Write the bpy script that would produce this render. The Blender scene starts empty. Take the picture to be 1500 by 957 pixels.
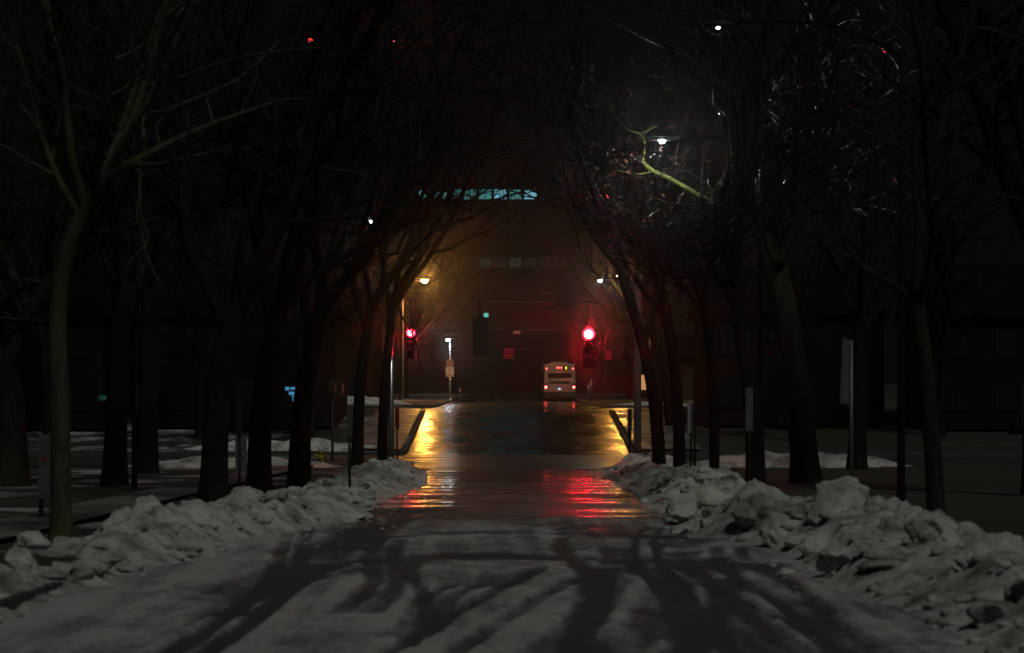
import bpy, bmesh, math, random
import numpy as np
from mathutils import Vector, Matrix

# ------------------------------------------------------------------ camera
F, CX, HZ, EYE = 3200.0, 750.0, 613.0, 1.7      # focal length in photo pixels, horizon row, eye height
sc = bpy.context.scene
col = sc.collection
cam_d = bpy.data.cameras.new('camera')
cam = bpy.data.objects.new('camera', cam_d)
col.objects.link(cam)
cam.location = (0, 0, EYE)
cam.rotation_euler = (math.radians(90), 0, 0)
cam_d.sensor_width = 36.0
cam_d.lens = F / 1500 * 36
cam_d.shift_y = (HZ - 478.5) / 1500
cam_d.clip_end = 3000
cam_d.dof.use_dof = True
cam_d.dof.focus_distance = 170
cam_d.dof.aperture_fstop = 2.6
sc.camera = cam

# ------------------------------------------------------------------ night sky
world = bpy.data.worlds.new('World')
sc.world = world
world.use_nodes = True
bg = world.node_tree.nodes['Background']
bg.inputs['Color'].default_value = (0.92, 1.0, 1.0, 1)
bg.inputs['Strength'].default_value = 0.0022

# faint glow of the clouded city sky behind the camera
sun_d = bpy.data.lights.new('sky_glow', 'SUN')
sun_d.energy = 0.74
sun_d.angle = math.radians(10)
sun_d.color = (0.97, 1.0, 0.93)
sun = bpy.data.objects.new('sky_glow', sun_d)
col.objects.link(sun)
sun.rotation_euler = (Vector((-0.26, 0.55, -0.80))).to_track_quat('-Z', 'Y').to_euler()

vs = sc.view_settings
vs.view_transform = 'Standard'
vs.look = 'None'
vs.exposure = 0
vs.gamma = 1
sc.render.engine = 'CYCLES'
cy = sc.cycles
cy.use_denoising = True
cy.max_bounces = 6
cy.diffuse_bounces = 2
cy.glossy_bounces = 3
cy.transmission_bounces = 3
cy.volume_bounces = 0
cy.transparent_max_bounces = 4
cy.sample_clamp_indirect = 3.0
cy.caustics_reflective = False
cy.caustics_refractive = False

rng = np.random.RandomState(7)
R = random.Random(11)
PI = math.pi


def wp(px, py, Y):
    """a photo pixel at depth Y -> a point in the place"""
    s = F / Y
    return Vector(((px - CX) / s, Y, EYE + (HZ - py) / s))


# ------------------------------------------------------------------ terrain profile along the street
_ky = np.array([-60, 0, 99, 101, 123, 140, 181, 230, 300, 400, 600, 1200.])
_kz = np.array([0, 0, 0, .10, 2.10, 2.42, 3.11, 4.05, 5.4, 7.4, 11, 20.])
_ty = np.arange(-60, 1200.1, .5)
_tz = np.interp(_ty, _ky, _kz)
_k = np.exp(-np.linspace(-2, 2, 13) ** 2)
_k /= _k.sum()
_tz[6:-6] = np.convolve(_tz, _k, 'same')[6:-6]


def prof(Y):
    return np.interp(Y, _ty, _tz)


# ------------------------------------------------------------------ noise
def _hash(ix, iy, seed):
    h = (ix.astype(np.int64) * 374761393 + iy.astype(np.int64) * 668265263 + seed * 974711) & 0xffffffff
    h = ((h ^ (h >> 13)) * 1274126177) & 0xffffffff
    h = (h ^ (h >> 16)) & 0xffffff
    return h / float(0xffffff)


def vnoise(x, y, seed=0):
    ix, iy = np.floor(x), np.floor(y)
    fx, fy = x - ix, y - iy
    fx = fx * fx * (3 - 2 * fx)
    fy = fy * fy * (3 - 2 * fy)
    a, b = _hash(ix, iy, seed), _hash(ix + 1, iy, seed)
    c, d = _hash(ix, iy + 1, seed), _hash(ix + 1, iy + 1, seed)
    return (a * (1 - fx) + b * fx) * (1 - fy) + (c * (1 - fx) + d * fx) * fy


def fbm(x, y, seed=0, o=4):
    t, a, n = 0, 1, 0
    for k in range(o):
        t = t + a * vnoise(x * 2 ** k, y * 2 ** k, seed + k * 17)
        n += a
        a *= .5
    return t / n


def lumps(x, y, seed=0):
    """broken blocks: tilted tops inside warped cells, dropping to seams"""
    wx = x + .55 * (fbm(x * 1.7, y * 1.7, seed + 3, 3) - .5)
    wy = y + .55 * (fbm(x * 1.7 + 40, y * 1.7, seed + 4, 3) - .5)
    ix, iy = np.floor(wx), np.floor(wy)
    best = np.full(x.shape, 9.0)
    hgt = np.zeros(x.shape)
    for dx in (-1, 0, 1):
        for dy in (-1, 0, 1):
            cx, cy_ = ix + dx, iy + dy
            px = cx + .1 + .8 * _hash(cx, cy_, seed)
            py = cy_ + .1 + .8 * _hash(cx, cy_, seed + 5)
            sz = .5 + .6 * _hash(cx, cy_, seed + 9)
            tx = (_hash(cx, cy_, seed + 11) - .5) * .8
            ty = (_hash(cx, cy_, seed + 13) - .5) * .8
            ex, ey = wx - px, wy - py
            d = (np.abs(ex) ** 2.6 + np.abs(ey) ** 2.6) ** (1 / 2.6) / sz
            m = d < best
            best = np.where(m, d, best)
            hgt = np.where(m, sz * (.85 + tx * ex + ty * ey), hgt)
    return np.clip(1 - best ** 2.2, 0, 1) ** .6 * np.clip(hgt, 0, 1.3)


def sstep(a, b, x):
    t = np.clip((x - a) / (b - a), 0, 1)
    return t * t * (3 - 2 * t)


# ------------------------------------------------------------------ materials
def nmat(name, color=(.5, .5, .5), rough=.6, metal=0, spec=.5, emit=None, strength=0):
    m = bpy.data.materials.new(name)
    m.use_nodes = True
    b = m.node_tree.nodes['Principled BSDF']
    b.inputs['Base Color'].default_value = (*color, 1)
    b.inputs['Roughness'].default_value = rough
    b.inputs['Metallic'].default_value = metal
    b.inputs['Specular IOR Level'].default_value = spec
    if emit:
        b.inputs['Emission Color'].default_value = (*emit, 1)
        b.inputs['Emission Strength'].default_value = strength
    return m, m.node_tree, b


def add_noise(nt, scale, detail=4, mapscale=(1, 1, 1), rough=.55):
    tc = nt.nodes.new('ShaderNodeTexCoord')
    mp = nt.nodes.new('ShaderNodeMapping')
    mp.inputs['Scale'].default_value = mapscale
    nz = nt.nodes.new('ShaderNodeTexNoise')
    nz.inputs['Scale'].default_value = scale
    nz.inputs['Detail'].default_value = detail
    nz.inputs['Roughness'].default_value = rough
    nt.links.new(tc.outputs['Object'], mp.inputs['Vector'])
    nt.links.new(mp.outputs['Vector'], nz.inputs['Vector'])
    return nz.outputs['Fac']


def ramp(nt, fac, stops):
    r = nt.nodes.new('ShaderNodeValToRGB')
    e = r.color_ramp.elements
    while len(e) < len(stops):
        e.new(.5)
    for k, (p, c) in enumerate(stops):
        e[k].position = p
        e[k].color = (*c, 1) if not isinstance(c, (int, float)) else (c, c, c, 1)
    nt.links.new(fac, r.inputs['Fac'])
    return r.outputs['Color']


def add_bump(nt, b, fac, strength, dist):
    bp = nt.nodes.new('ShaderNodeBump')
    bp.inputs['Strength'].default_value = strength
    bp.inputs['Distance'].default_value = dist
    nt.links.new(fac, bp.inputs['Height'])
    nt.links.new(bp.outputs['Normal'], b.inputs['Normal'])


M = {}


def plain(key, *a, grain=0, **k):
    m, nt, b = nmat(key, *a, **k)
    if grain:
        c = b.inputs['Base Color'].default_value
        f = add_noise(nt, grain, 5)
        nt.links.new(ramp(nt, f, [(.25, tuple(x * .62 for x in c[:3])), (.75, tuple(min(1, x * 1.3) for x in c[:3]))]),
                     b.inputs['Base Color'])
    M[key] = m
    return m


# snow, soiled by the plough
def snow_mat(key, dark, light, scale=1.1):
    m, nt, b = nmat(key, light, .75, spec=.25)
    f = add_noise(nt, scale, 7, rough=.65)
    nt.links.new(ramp(nt, f, [(.33, dark), (.46, tuple(.45 * x + .55 * y for x, y in zip(dark, light))), (.58, light)]), b.inputs['Base Color'])
    base = b.inputs['Base Color'].links[0].from_socket
    sp = ramp(nt, add_noise(nt, 34, 3, rough=.8), [(.34, .28), (.43, 1.0)])
    mu = nt.nodes.new('ShaderNodeMix')
    mu.data_type = 'RGBA'
    mu.blend_type = 'MULTIPLY'
    mu.inputs['Factor'].default_value = 1
    nt.links.new(base, mu.inputs['A'])
    nt.links.new(sp, mu.inputs['B'])
    nt.links.new(mu.outputs['Result'], b.inputs['Base Color'])
    add_bump(nt, b, add_noise(nt, 13, 9, rough=.8), 1.0, .10)
    M[key] = m


snow_mat('snow', (.17, .16, .135), (.74, .75, .70), 2.2)
m, nt, b = nmat('slush', (.4, .4, .4), .7, spec=.3)
at = nt.nodes.new('ShaderNodeAttribute')
at.attribute_name = 'depth'
fa = add_noise(nt, 1.1, 9, (1, .40, 1), .72)
fb = add_noise(nt, 1.0, 5, (2.6, .10, 1), .6)
mm = nt.nodes.new('ShaderNodeMix')
mm.inputs['Factor'].default_value = .4
nt.links.new(fa, mm.inputs['A'])
nt.links.new(fb, mm.inputs['B'])
f = mm.outputs['Result']
ma = nt.nodes.new('ShaderNodeMath')
ma.operation = 'MULTIPLY_ADD'
nt.links.new(f, ma.inputs[0])
ma.inputs[1].default_value = 1.9
gr = add_noise(nt, 11, 4, (1, .6, 1), .7)
mg = nt.nodes.new('ShaderNodeMath')
mg.operation = 'MULTIPLY_ADD'
nt.links.new(gr, mg.inputs[0])
mg.inputs[1].default_value = .8
nt.links.new(at.outputs['Fac'], mg.inputs[2])
sb = nt.nodes.new('ShaderNodeMath')
sb.operation = 'SUBTRACT'
nt.links.new(mg.outputs[0], sb.inputs[0])
sb.inputs[1].default_value = .82
nt.links.new(sb.outputs[0], ma.inputs[2])
nt.links.new(ramp(nt, ma.outputs[0], [(.36, (.050, .050, .050)), (.52, (.085, .085, .084)), (.66, (.15, .15, .147)), (.80, (.25, .25, .243)), (.95, (.37, .37, .355))]), b.inputs['Base Color'])
add_bump(nt, b, add_noise(nt, 8, 8, (1, .6, 1), .75), 1.0, .06)
M['slush'] = m
snow_mat('snow_chunk', (.26, .245, .20), (.80, .80, .73), 2.0)

# lawn with old snow lying in patches
m, nt, b = nmat('lawn', (.03, .035, .015), .9)
f = add_noise(nt, .38, 8, (.8, .8, 1), .62)
tc = nt.nodes.new('ShaderNodeTexCoord')
sx = nt.nodes.new('ShaderNodeSeparateXYZ')
nt.links.new(tc.outputs['Object'], sx.inputs[0])
mr = nt.nodes.new('ShaderNodeMapRange')
mr.inputs['From Min'].default_value, mr.inputs['From Max'].default_value = -4, 5
mr.inputs['To Min'].default_value, mr.inputs['To Max'].default_value = .02, -.14
nt.links.new(sx.outputs['X'], mr.inputs['Value'])
ad = nt.nodes.new('ShaderNodeMath')
nt.links.new(f, ad.inputs[0])
nt.links.new(mr.outputs[0], ad.inputs[1])
nt.links.new(ramp(nt, ad.outputs[0], [(.0, (.008, .009, .004)), (.53, (.014, .015, .007)), (.58, (.13, .13, .125)), (.66, (.30, .30, .29))]), b.inputs['Base Color'])
add_bump(nt, b, add_noise(nt, 9, 6), .8, .06)
M['lawn'] = m


# wet streets
def road_mat(key, base, r_wet, r_dry, mapscale, stops, bump=.25, bscale=3.0, bmap=(1, 1, 1), dull=None):
    m, nt, b = nmat(key, base, .3, spec=.5)
    f = add_noise(nt, 1.0, 5, mapscale, .6)
    if dull:       # more standing water towards the crossing
        tc = nt.nodes.new('ShaderNodeTexCoord')
        sx = nt.nodes.new('ShaderNodeSeparateXYZ')
        nt.links.new(tc.outputs['Object'], sx.inputs[0])
        mr = nt.nodes.new('ShaderNodeMapRange')
        mr.inputs['From Min'].default_value, mr.inputs['From Max'].default_value = dull
        mr.inputs['To Min'].default_value, mr.inputs['To Max'].default_value = .03, -.10
        nt.links.new(sx.outputs['Y'], mr.inputs['Value'])
        mx = nt.nodes.new('ShaderNodeMath')
        nt.links.new(mr.outputs[0], mx.inputs[0])
        nt.links.new(f, mx.inputs[1])
        f = mx.outputs[0]
    rg = ramp(nt, f, [(stops[0], r_wet), (stops[1], r_dry)])
    nt.links.new(rg, b.inputs['Roughness'])
    f2 = add_noise(nt, .9, 8, (1, .5, 1), .68)
    nt.links.new(ramp(nt, f2, [(.3, tuple(x * .55 for x in base)), (.7, tuple(x * 1.5 for x in base))]), b.inputs['Base Color'])
    add_bump(nt, b, add_noise(nt, bscale, 6, bmap, .6), bump, .02)
    M[key] = m


road_mat('wet_asphalt', (.055, .054, .053), .15, .62, (.13, .8, 1), (.42, .50), .34, 2.2, (1, .6, 1), dull=(40, 62))
road_mat('crossing_asphalt', (.04, .039, .038), .20, .42, (.14, .5, 1), (.40, .60), .6, 1.6, (.7, .8, 1))
road_mat('hill_asphalt', (.020, .019, .018), .12, .42, (.7, .35, 1), (.34, .72), .7, 1.3, (1, .6, 1))
road_mat('wet_concrete', (.13, .12, .11), .22, .5, (.4, .6, 1), (.4, .62), .2)
plain('kerb', (.03, .028, .025), .7, grain=3)


# bark; dark and mid tones stand in for weaker light past the foreground
def bark_mat(key, dark, light, moss, rough=.85, spec=.12, mossamt=.55):
    m, nt, b = nmat(key, dark, rough, spec=spec)
    f = add_noise(nt, 7, 7, (1.6, 1.6, .35), .65)
    c1 = ramp(nt, f, [(.3, dark), (.7, light)])
    f2 = add_noise(nt, 1.3, 6, (1, 1, .6), .6)
    mk = ramp(nt, f2, [(mossamt - .04, 0.0), (mossamt + .1, 1.0)])
    mx = nt.nodes.new('ShaderNodeMix')
    mx.data_type = 'RGBA'
    nt.links.new(mk, mx.inputs['Factor'])
    nt.links.new(c1, mx.inputs['A'])
    mx.inputs['B'].default_value = (*moss, 1)
    nt.links.new(mx.outputs['Result'], b.inputs['Base Color'])
    add_bump(nt, b, f, 1.0, .06)
    M[key] = m


bark_mat('bark_dark', (.004, .004, .0035), (.013, .012, .010), (.012, .013, .006))
bark_mat('bark_mid', (.008, .0075, .006), (.026, .024, .018), (.024, .026, .011))
bark_mat('bark_pale', (.025, .024, .016), (.070, .066, .044), (.058, .062, .024))
bark_mat('lichen_bark', (.03, .028, .014), (.09, .085, .035), (.155, .165, .035), mossamt=.45)
plain('twig_wet', (.011, .010, .009), .22, spec=1.0)
M['twig_wet'].node_tree.nodes['Principled BSDF'].inputs['Coat Weight'].default_value = 1.0
M['twig_wet'].node_tree.nodes['Principled BSDF'].inputs['Coat Roughness'].default_value = .12
plain('twig', (.010, .009, .007), .6, spec=.2)  # darkness of the weakly lit crowns put into the colour
plain('dead_leaf', (.20, .085, .035), .6, grain=5)

# made things
plain('steel', (.10, .10, .105), .5, metal=.6, grain=2)
plain('galvanised', (.50, .52, .55), .22, metal=.9, grain=2)
plain('dark_metal', (.014, .014, .015), .65, spec=.2)
plain('signal_black', (.012, .012, .012), .4)
plain('signal_yellow', (.33, .22, .03), .45, grain=4)
plain('wire', (.008, .008, .008), .5)
plain('pole_black', (.005, .005, .005), .9, spec=.05)
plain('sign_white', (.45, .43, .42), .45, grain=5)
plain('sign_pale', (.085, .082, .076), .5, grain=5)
plain('sign_redlit', (.55, .03, .05), .4)  # red of the signal light put into the panel colour
plain('sign_pinklit', (.70, .28, .28), .4)  # light falling on the small panel put into its colour
plain('sign_green', (.015, .20, .17), .4)
plain('sign_brown', (.18, .10, .07), .6, grain=6)
plain('ink', (.13, .125, .12), .6)
plain('hydrant', (.42, .30, .03), .4, grain=8)
plain('hydrant_cap', (.55, .57, .58), .4)
plain('bus_body', (.20, .175, .16), .38, grain=1.5)
plain('bus_black', (.012, .012, .012), .5)
plain('bus_glass', (.02, .02, .022), .08, spec=.7)
plain('rubber', (.015, .015, .015), .8)
plain('wood_pole', (.045, .036, .028), .8, grain=6)
plain('house_wall_a', (.010, .011, .013), .9, spec=.05, grain=3)  # near-black walls, trim, roofs and panes stand in for missing light
plain('house_wall_b', (.012, .010, .009), .9, spec=.05, grain=3)
plain('house_trim', (.010, .010, .010), .9, spec=.05)
plain('shingle', (.004, .004, .0045), .9, spec=.05, grain=4)
plain('dark_glass', (.006, .007, .008), .5, spec=.2)
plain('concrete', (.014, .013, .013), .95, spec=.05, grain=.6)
plain('hedge', (.012, .017, .008), .9, grain=5)
plain('reflector_dark', (.03, .005, .004), .3)
plain('faded_red', (.12, .02, .02), .6)


def emis(key, colr, strength, base=(.02, .02, .02)):
    plain(key, base, .3, emit=colr, strength=strength)


emis('green_lens', (.08, .75, .65), .7)
emis('led_lens', (.86, .95, 1.0), 420)
emis('led_lens_bright', (.90, .97, 1.0), 900)
emis('led_lens_dim', (1, .93, .75), 28)
emis('cold_lens', (.66, .86, 1.0), 230)
emis('sodium_lens', (1, .43, .075), 750)
emis('sodium_lens_strong', (1, .43, .075), 1300)
emis('obstruction_red', (1, .05, .03), 400)
emis('obstruction_dim', (1, .04, .03), 8)
emis('tail_red', (1, .06, .05), 26)
emis('marker_red', (1, .07, .06), 12)
emis('marker_amber', (1, .62, .03), 3)
emis('plate_blue', (.35, .55, 1.0), 6)
emis('teal_pane', (.13, .62, .62), .36)
emis('teal_pane_blue', (.22, .62, .78), .75)
emis('green_pane', (.10, .40, .30), .04)
emis('grey_pane', (.30, .33, .34), .010)
emis('blue_panel', (.10, .42, .75), .5)
emis('white_point', (.70, .85, 1.0), 6)
emis('hand_signal', (1, .17, .04), 60)
emis('warm_pane', (1, .48, .20), .55)


def hot_lens(key, colr, core, rim, rad):
    m, nt, b = nmat(key, (.05, .004, .004), .3, emit=colr, strength=1)
    tc = nt.nodes.new('ShaderNodeTexCoord')
    sx = nt.nodes.new('ShaderNodeSeparateXYZ')
    nt.links.new(tc.outputs['Object'], sx.inputs[0])
    cb = nt.nodes.new('ShaderNodeCombineXYZ')
    nt.links.new(sx.outputs['X'], cb.inputs['X'])
    nt.links.new(sx.outputs['Z'], cb.inputs['Z'])
    ln_ = nt.nodes.new('ShaderNodeVectorMath')
    ln_.operation = 'LENGTH'
    nt.links.new(cb.outputs[0], ln_.inputs[0])
    mr = nt.nodes.new('ShaderNodeMapRange')
    mr.interpolation_type = 'SMOOTHSTEP'
    mr.inputs['From Min'].default_value, mr.inputs['From Max'].default_value = rad * .12, rad * .85
    mr.inputs['To Min'].default_value, mr.inputs['To Max'].default_value = core, rim
    nt.links.new(ln_.outputs['Value'], mr.inputs['Value'])
    nt.links.new(mr.outputs[0], b.inputs['Emission Strength'])
    M[key] = m


hot_lens('red_lens', (1, .010, .022), 1250, 3.5, .15)
hot_lens('red_lens_glaring', (1, .010, .022), 2000, 4.5, .20)
lens_off = plain('lens_off', (.008, .009, .008), .5)


# ------------------------------------------------------------------ mesh helpers
class MB:
    def __init__(s):
        s.v, s.f, s.sm = [], [], False

    def add(s, verts, faces):
        o = len(s.v)
        s.v += [tuple(p) for p in verts]
        s.f += [tuple(i + o for i in f) for f in faces]
        return s

    def box(s, x0, x1, y0, y1, z0, z1, bev=0):
        if bev:
            bm = bmesh.new()
            bmesh.ops.create_cube(bm, size=1)
            for v in bm.verts:
                v.co = Vector((x0 + (v.co.x + .5) * (x1 - x0), y0 + (v.co.y + .5) * (y1 - y0), z0 + (v.co.z + .5) * (z1 - z0)))
            bmesh.ops.bevel(bm, geom=bm.edges[:], offset=bev, segments=3, affect='EDGES', profile=.6)
            bm.verts.index_update()
            s.add([v.co for v in bm.verts], [[v.index for v in f.verts] for f in bm.faces])
            bm.free()
            return s
        return s.add([(x0, y0, z0), (x1, y0, z0), (x1, y1, z0), (x0, y1, z0), (x0, y0, z1), (x1, y0, z1), (x1, y1, z1), (x0, y1, z1)],
                     [(0, 3, 2, 1), (4, 5, 6, 7), (0, 1, 5, 4), (1, 2, 6, 5), (2, 3, 7, 6), (3, 0, 4, 7)])

    def tube(s, pts, rad, n=8, cap=True):
        pts = [Vector(p) for p in pts]
        if not hasattr(rad, '__len__'):
            rad = [rad] * len(pts)
        vs_, fs = [], []
        up = None
        for i, p in enumerate(pts):
            t = (pts[min(i + 1, len(pts) - 1)] - pts[max(i - 1, 0)]).normalized()
            if up is None:
                up = Vector((1, 0, 0)) if abs(t.x) < .8 else Vector((0, 1, 0))
            a = (up - t * up.dot(t)).normalized()
            up = a
            c = t.cross(a)
            for k in range(n):
                an = 2 * PI * k / n
                vs_.append(p + (a * math.cos(an) + c * math.sin(an)) * rad[i])
        for i in range(len(pts) - 1):
            for k in range(n):
                k2 = (k + 1) % n
                fs.append((i * n + k, i * n + k2, (i + 1) * n + k2, (i + 1) * n + k))
        if cap:
            fs.append(tuple(range(n))[::-1])
            fs.append(tuple((len(pts) - 1) * n + k for k in range(n)))
        return s.add(vs_, fs)

    def lathe(s, prof_, n=16, axis='Z', at=(0, 0, 0)):
        """prof_: list of (radius, height)"""
        vs_, fs = [], []
        for r, h in prof_:
            for k in range(n):
                a = 2 * PI * k / n
                x, y = r * math.cos(a), r * math.sin(a)
                if axis == 'Z':
                    p = (x, y, h)
                elif axis == 'Y':
                    p = (x, h, y)
                else:
                    p = (h, x, y)
                vs_.append((p[0] + at[0], p[1] + at[1], p[2] + at[2]))
        for i in range(len(prof_) - 1):
            for k in range(n):
                k2 = (k + 1) % n
                fs.append((i * n + k, i * n + k2, (i + 1) * n + k2, (i + 1) * n + k))
        fs.append(tuple(range(n))[::-1])
        fs.append(tuple((len(prof_) - 1) * n + k for k in range(n)))
        return s.add(vs_, fs)

    def build(s, name, mat, parent=None, smooth=False):
        me = bpy.data.meshes.new(name)
        me.from_pydata(s.v, [], s.f)
        me.update()
        if smooth:
            me.polygons.foreach_set('use_smooth', [True] * len(me.polygons))
        me.materials.append(M[mat])
        return link(name, me, parent)


def link(name, me, parent=None):
    o = bpy.data.objects.new(name, me)
    col.objects.link(o)
    if parent is not None:
        o.parent = parent
    return o


def npmesh(name, V, Fq, mat, parent=None, smooth=True):
    """V (n,3) array, Fq (m,3|4) array"""
    V = np.asarray(V, np.float32)
    Fq = np.asarray(Fq, np.int32)
    me = bpy.data.meshes.new(name)
    k = Fq.shape[1]
    me.vertices.add(len(V))
    me.vertices.foreach_set('co', V.ravel())
    me.loops.add(Fq.size)
    me.loops.foreach_set('vertex_index', Fq.ravel())
    me.polygons.add(len(Fq))
    me.polygons.foreach_set('loop_start', np.arange(0, Fq.size, k, dtype=np.int32))
    me.polygons.foreach_set('loop_total', np.full(len(Fq), k, np.int32))
    me.polygons.foreach_set('use_smooth', np.full(len(Fq), smooth))
    me.update(calc_edges=True)
    me.materials.append(M[mat])
    return link(name, me, parent)


def tag(o, label=None, cat=None, group=None, kind=None):
    if label:
        o['label'] = label
    if cat:
        o['category'] = cat
    if group:
        o['group'] = group
    if kind:
        o['kind'] = kind
    return o


def thing(name, label, cat, loc=(0, 0, 0), rz=0, group=None):
    o = bpy.data.objects.new(name, None)
    o.empty_display_size = .2
    col.objects.link(o)
    o.location = loc
    o.rotation_euler.z = rz
    return tag(o, label, cat, group)


def copy_tree(o, parent=None):
    c = o.copy()
    col.objects.link(c)
    if parent is not None:
        c.parent = parent
    for ch in list(o.children):
        copy_tree(ch, c)
    return c


def grid(xs, ys, zfun):
    X, Y = np.meshgrid(xs, ys)
    Z = zfun(X, Y)
    nx, ny = len(xs), len(ys)
    i = np.arange(nx * ny).reshape(ny, nx)
    q = np.stack([i[:-1, :-1], i[:-1, 1:], i[1:, 1:], i[1:, :-1]], -1).reshape(-1, 4)
    return np.stack([X, Y, Z], -1).reshape(-1, 3), q


# ------------------------------------------------------------------ the setting
RH = 4.3                                   # half width of the near street
HL, HR = -4.85, 5.45                       # kerbs of the hill street
C1, C2 = 74.0, 99.5                        # lower crossing
U1, U2 = 123.0, 135.0                      # upper crossing


def lawn_mask(X, Y):
    """1 on lawns, 0 on any street"""
    near = sstep(RH + .12, RH + .3, np.abs(X)) * (1 - sstep(C1 - .3, C1 - .1, Y))
    hill = np.maximum(sstep(-HL + .12, -HL + .3, -X), sstep(HR + .12, HR + .3, X))
    seg = sstep(C2 + .1, C2 + .3, Y) * (1 - sstep(U1 - .3, U1 - .1, Y)) + sstep(U2 + .1, U2 + .3, Y)
    return near + hill * seg


def ground_z(X, Y):
    return prof(Y) - .05 + .19 * lawn_mask(X, Y) + .10 * lawn_mask(X, Y) * (fbm(X * .35, Y * .35, 3) - .5)


gx = np.unique(np.concatenate([np.arange(-600, -30, 30), np.arange(-30, 30.01, .3), np.arange(60, 601, 30)]))
gy = np.unique(np.concatenate([np.arange(-30, 6, 4), np.arange(6, 140, .3), np.arange(140, 260, 3), np.arange(260, 1000, 40)]))
V, Q = grid(gx, gy, ground_z)
tag(npmesh('ground', V, Q, 'lawn'), kind='structure')


def sheet(name, x0, x1, y0, y1, dz, mat, nx=2, dy=1.0):
    V, Q = grid(np.linspace(x0, x1, nx), np.linspace(y0, y1, max(2, int((y1 - y0) / dy))), lambda X, Y: prof(Y) + dz)
    return tag(npmesh(name, V, Q, mat), kind='structure')


sheet('road', -RH, RH, 2, C1, 0, 'wet_asphalt')
sheet('cross_street', -90, 90, C1, C2, 0, 'crossing_asphalt')
sheet('hill_road', HL, HR, C2, U1, 0, 'hill_asphalt', dy=.5)
sheet('upper_cross_street', -90, 90, U1, U2, 0, 'hill_asphalt', dy=.5)
sheet('upper_road', HL, HR, U2, 800, 0, 'hill_asphalt', dy=3)


def kerb(name, pts, w, h):
    """kerb along a polyline of (x, y)"""
    mb = MB()
    vs_, fs = [], []
    for i, (x, y) in enumerate(pts):
        a, b_ = pts[max(i - 1, 0)], pts[min(i + 1, len(pts) - 1)]
        t = Vector((b_[0] - a[0], b_[1] - a[1])).normalized()
        nrm = Vector((-t.y, t.x))
        z = float(prof(y))
        for (o, hh) in ((-w / 2, -.1), (-w / 2 + .02, h), (w / 2 - .02, h), (w / 2, -.1)):
            vs_.append((x + nrm.x * o, y + nrm.y * o, z + hh))
    for i in range(len(pts) - 1):
        for k in range(3):
            fs.append((i * 4 + k, i * 4 + k + 1, i * 4 + 5 + k, i * 4 + 4 + k))
    mb.add(vs_, fs)
    return tag(mb.build(name, 'kerb'), kind='structure')


def arc(cx, cy_, r, a0, a1, n=8):
    return [(cx + r * math.cos(a0 + (a1 - a0) * k / n), cy_ + r * math.sin(a0 + (a1 - a0) * k / n)) for k in range(n + 1)]


ln = lambda x, y0, y1, n=24: [(x, y0 + (y1 - y0) * k / n) for k in range(n + 1)]
kerb('kerb_near_left', ln(-RH - .08, 4, C1, 10) + [(-40, C1 + .0)], .16, .13)
kerb('kerb_near_right', ln(RH + .08, 4, C1, 10) + [(40, C1 + .0)], .16, .13)
kerb('kerb_hill_left', [(-60, C2)] + ln(HL - .1, C2 + .2, U1 - .2), .2, .13)
kerb('kerb_hill_right', [(60, C2)] + ln(HR + .1, C2 + .2, U1 - .2), .2, .13)
kerb('kerb_upper_left', [(-60, U2)] + ln(HL - .1, U2 + .2, 330), .2, .15)
kerb('kerb_upper_right', [(60, U2)] + ln(HR + .1, U2 + .2, 330), .2, .15)
# pavements beside the hill street
for nm, x0, x1 in (('pavement_hill_left', HL - 2.6, HL - .25), ('pavement_hill_right', HR + .25, HR + 3.2)):
    V, Q = grid(np.linspace(x0, x1, 3), np.linspace(C2 + .4, U1 - .4, 40), lambda X, Y: prof(Y) + .24)
    tag(npmesh(nm, V, Q, 'wet_concrete'), kind='structure')
V, Q = grid(np.linspace(-7.6, -6.3, 3), np.linspace(8, C1 - 1, 40), lambda X, Y: prof(Y) + .215 + .0 * X)
tag(npmesh('pavement_near_left', V, Q, 'wet_concrete'), kind='structure')


# ------------------------------------------------------------------ slush on the carriageway
def gp(px, py):
    s = (py - HZ) / EYE
    return ((px - CX) / s, F / s)


def polyd(X, Y, pts):
    """distance from points to a polyline in plan"""
    best = np.full(X.shape, 1e9)
    for (ax, ay), (bx, by) in zip(pts[:-1], pts[1:]):
        dx, dy = bx - ax, by - ay
        t = np.clip(((X - ax) * dx + (Y - ay) * dy) / (dx * dx + dy * dy + 1e-9), 0, 1)
        best = np.minimum(best, np.hypot(X - ax - t * dx, Y - ay - t * dy))
    return best


tracks = [  # (pixel polyline, half width in metres)
    ([(600, 752), (520, 790), (420, 838), (300, 890), (110, 965)], .42),
    ([(905, 805), (900, 850), (880, 890), (800, 965)], .22),
    ([(880, 835), (865, 880), (855, 965)], .20),
    ([(1000, 812), (985, 850), (960, 900), (900, 965)], .26),
    ([(985, 850), (1010, 900), (1000, 965)], .16),
    ([(1050, 820), (1060, 860), (1075, 900), (1110, 965)], .26),
    ([(1065, 850), (1050, 900), (1010, 965)], .16),
    ([(1120, 830), (1150, 870), (1210, 930), (1260, 965)], .25),
    ([(1000, 828), (1060, 870), (1100, 905), (1180, 965)], .13),
    ([(790, 835), (700, 885), (560, 965)], .10),
    ([(840, 850), (760, 900), (660, 965)], .10),
    ([(1180, 840), (1260, 880), (1400, 950)], .30),
    ([(560, 825), (700, 815), (860, 822), (1000, 826), (1150, 835)], .55),
    ([(520, 792), (700, 782), (900, 784), (1010, 790)], .35),
]
tracks = [([gp(*p) for p in t], w) for t, w in tracks]
tr = random.Random(5)
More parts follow.
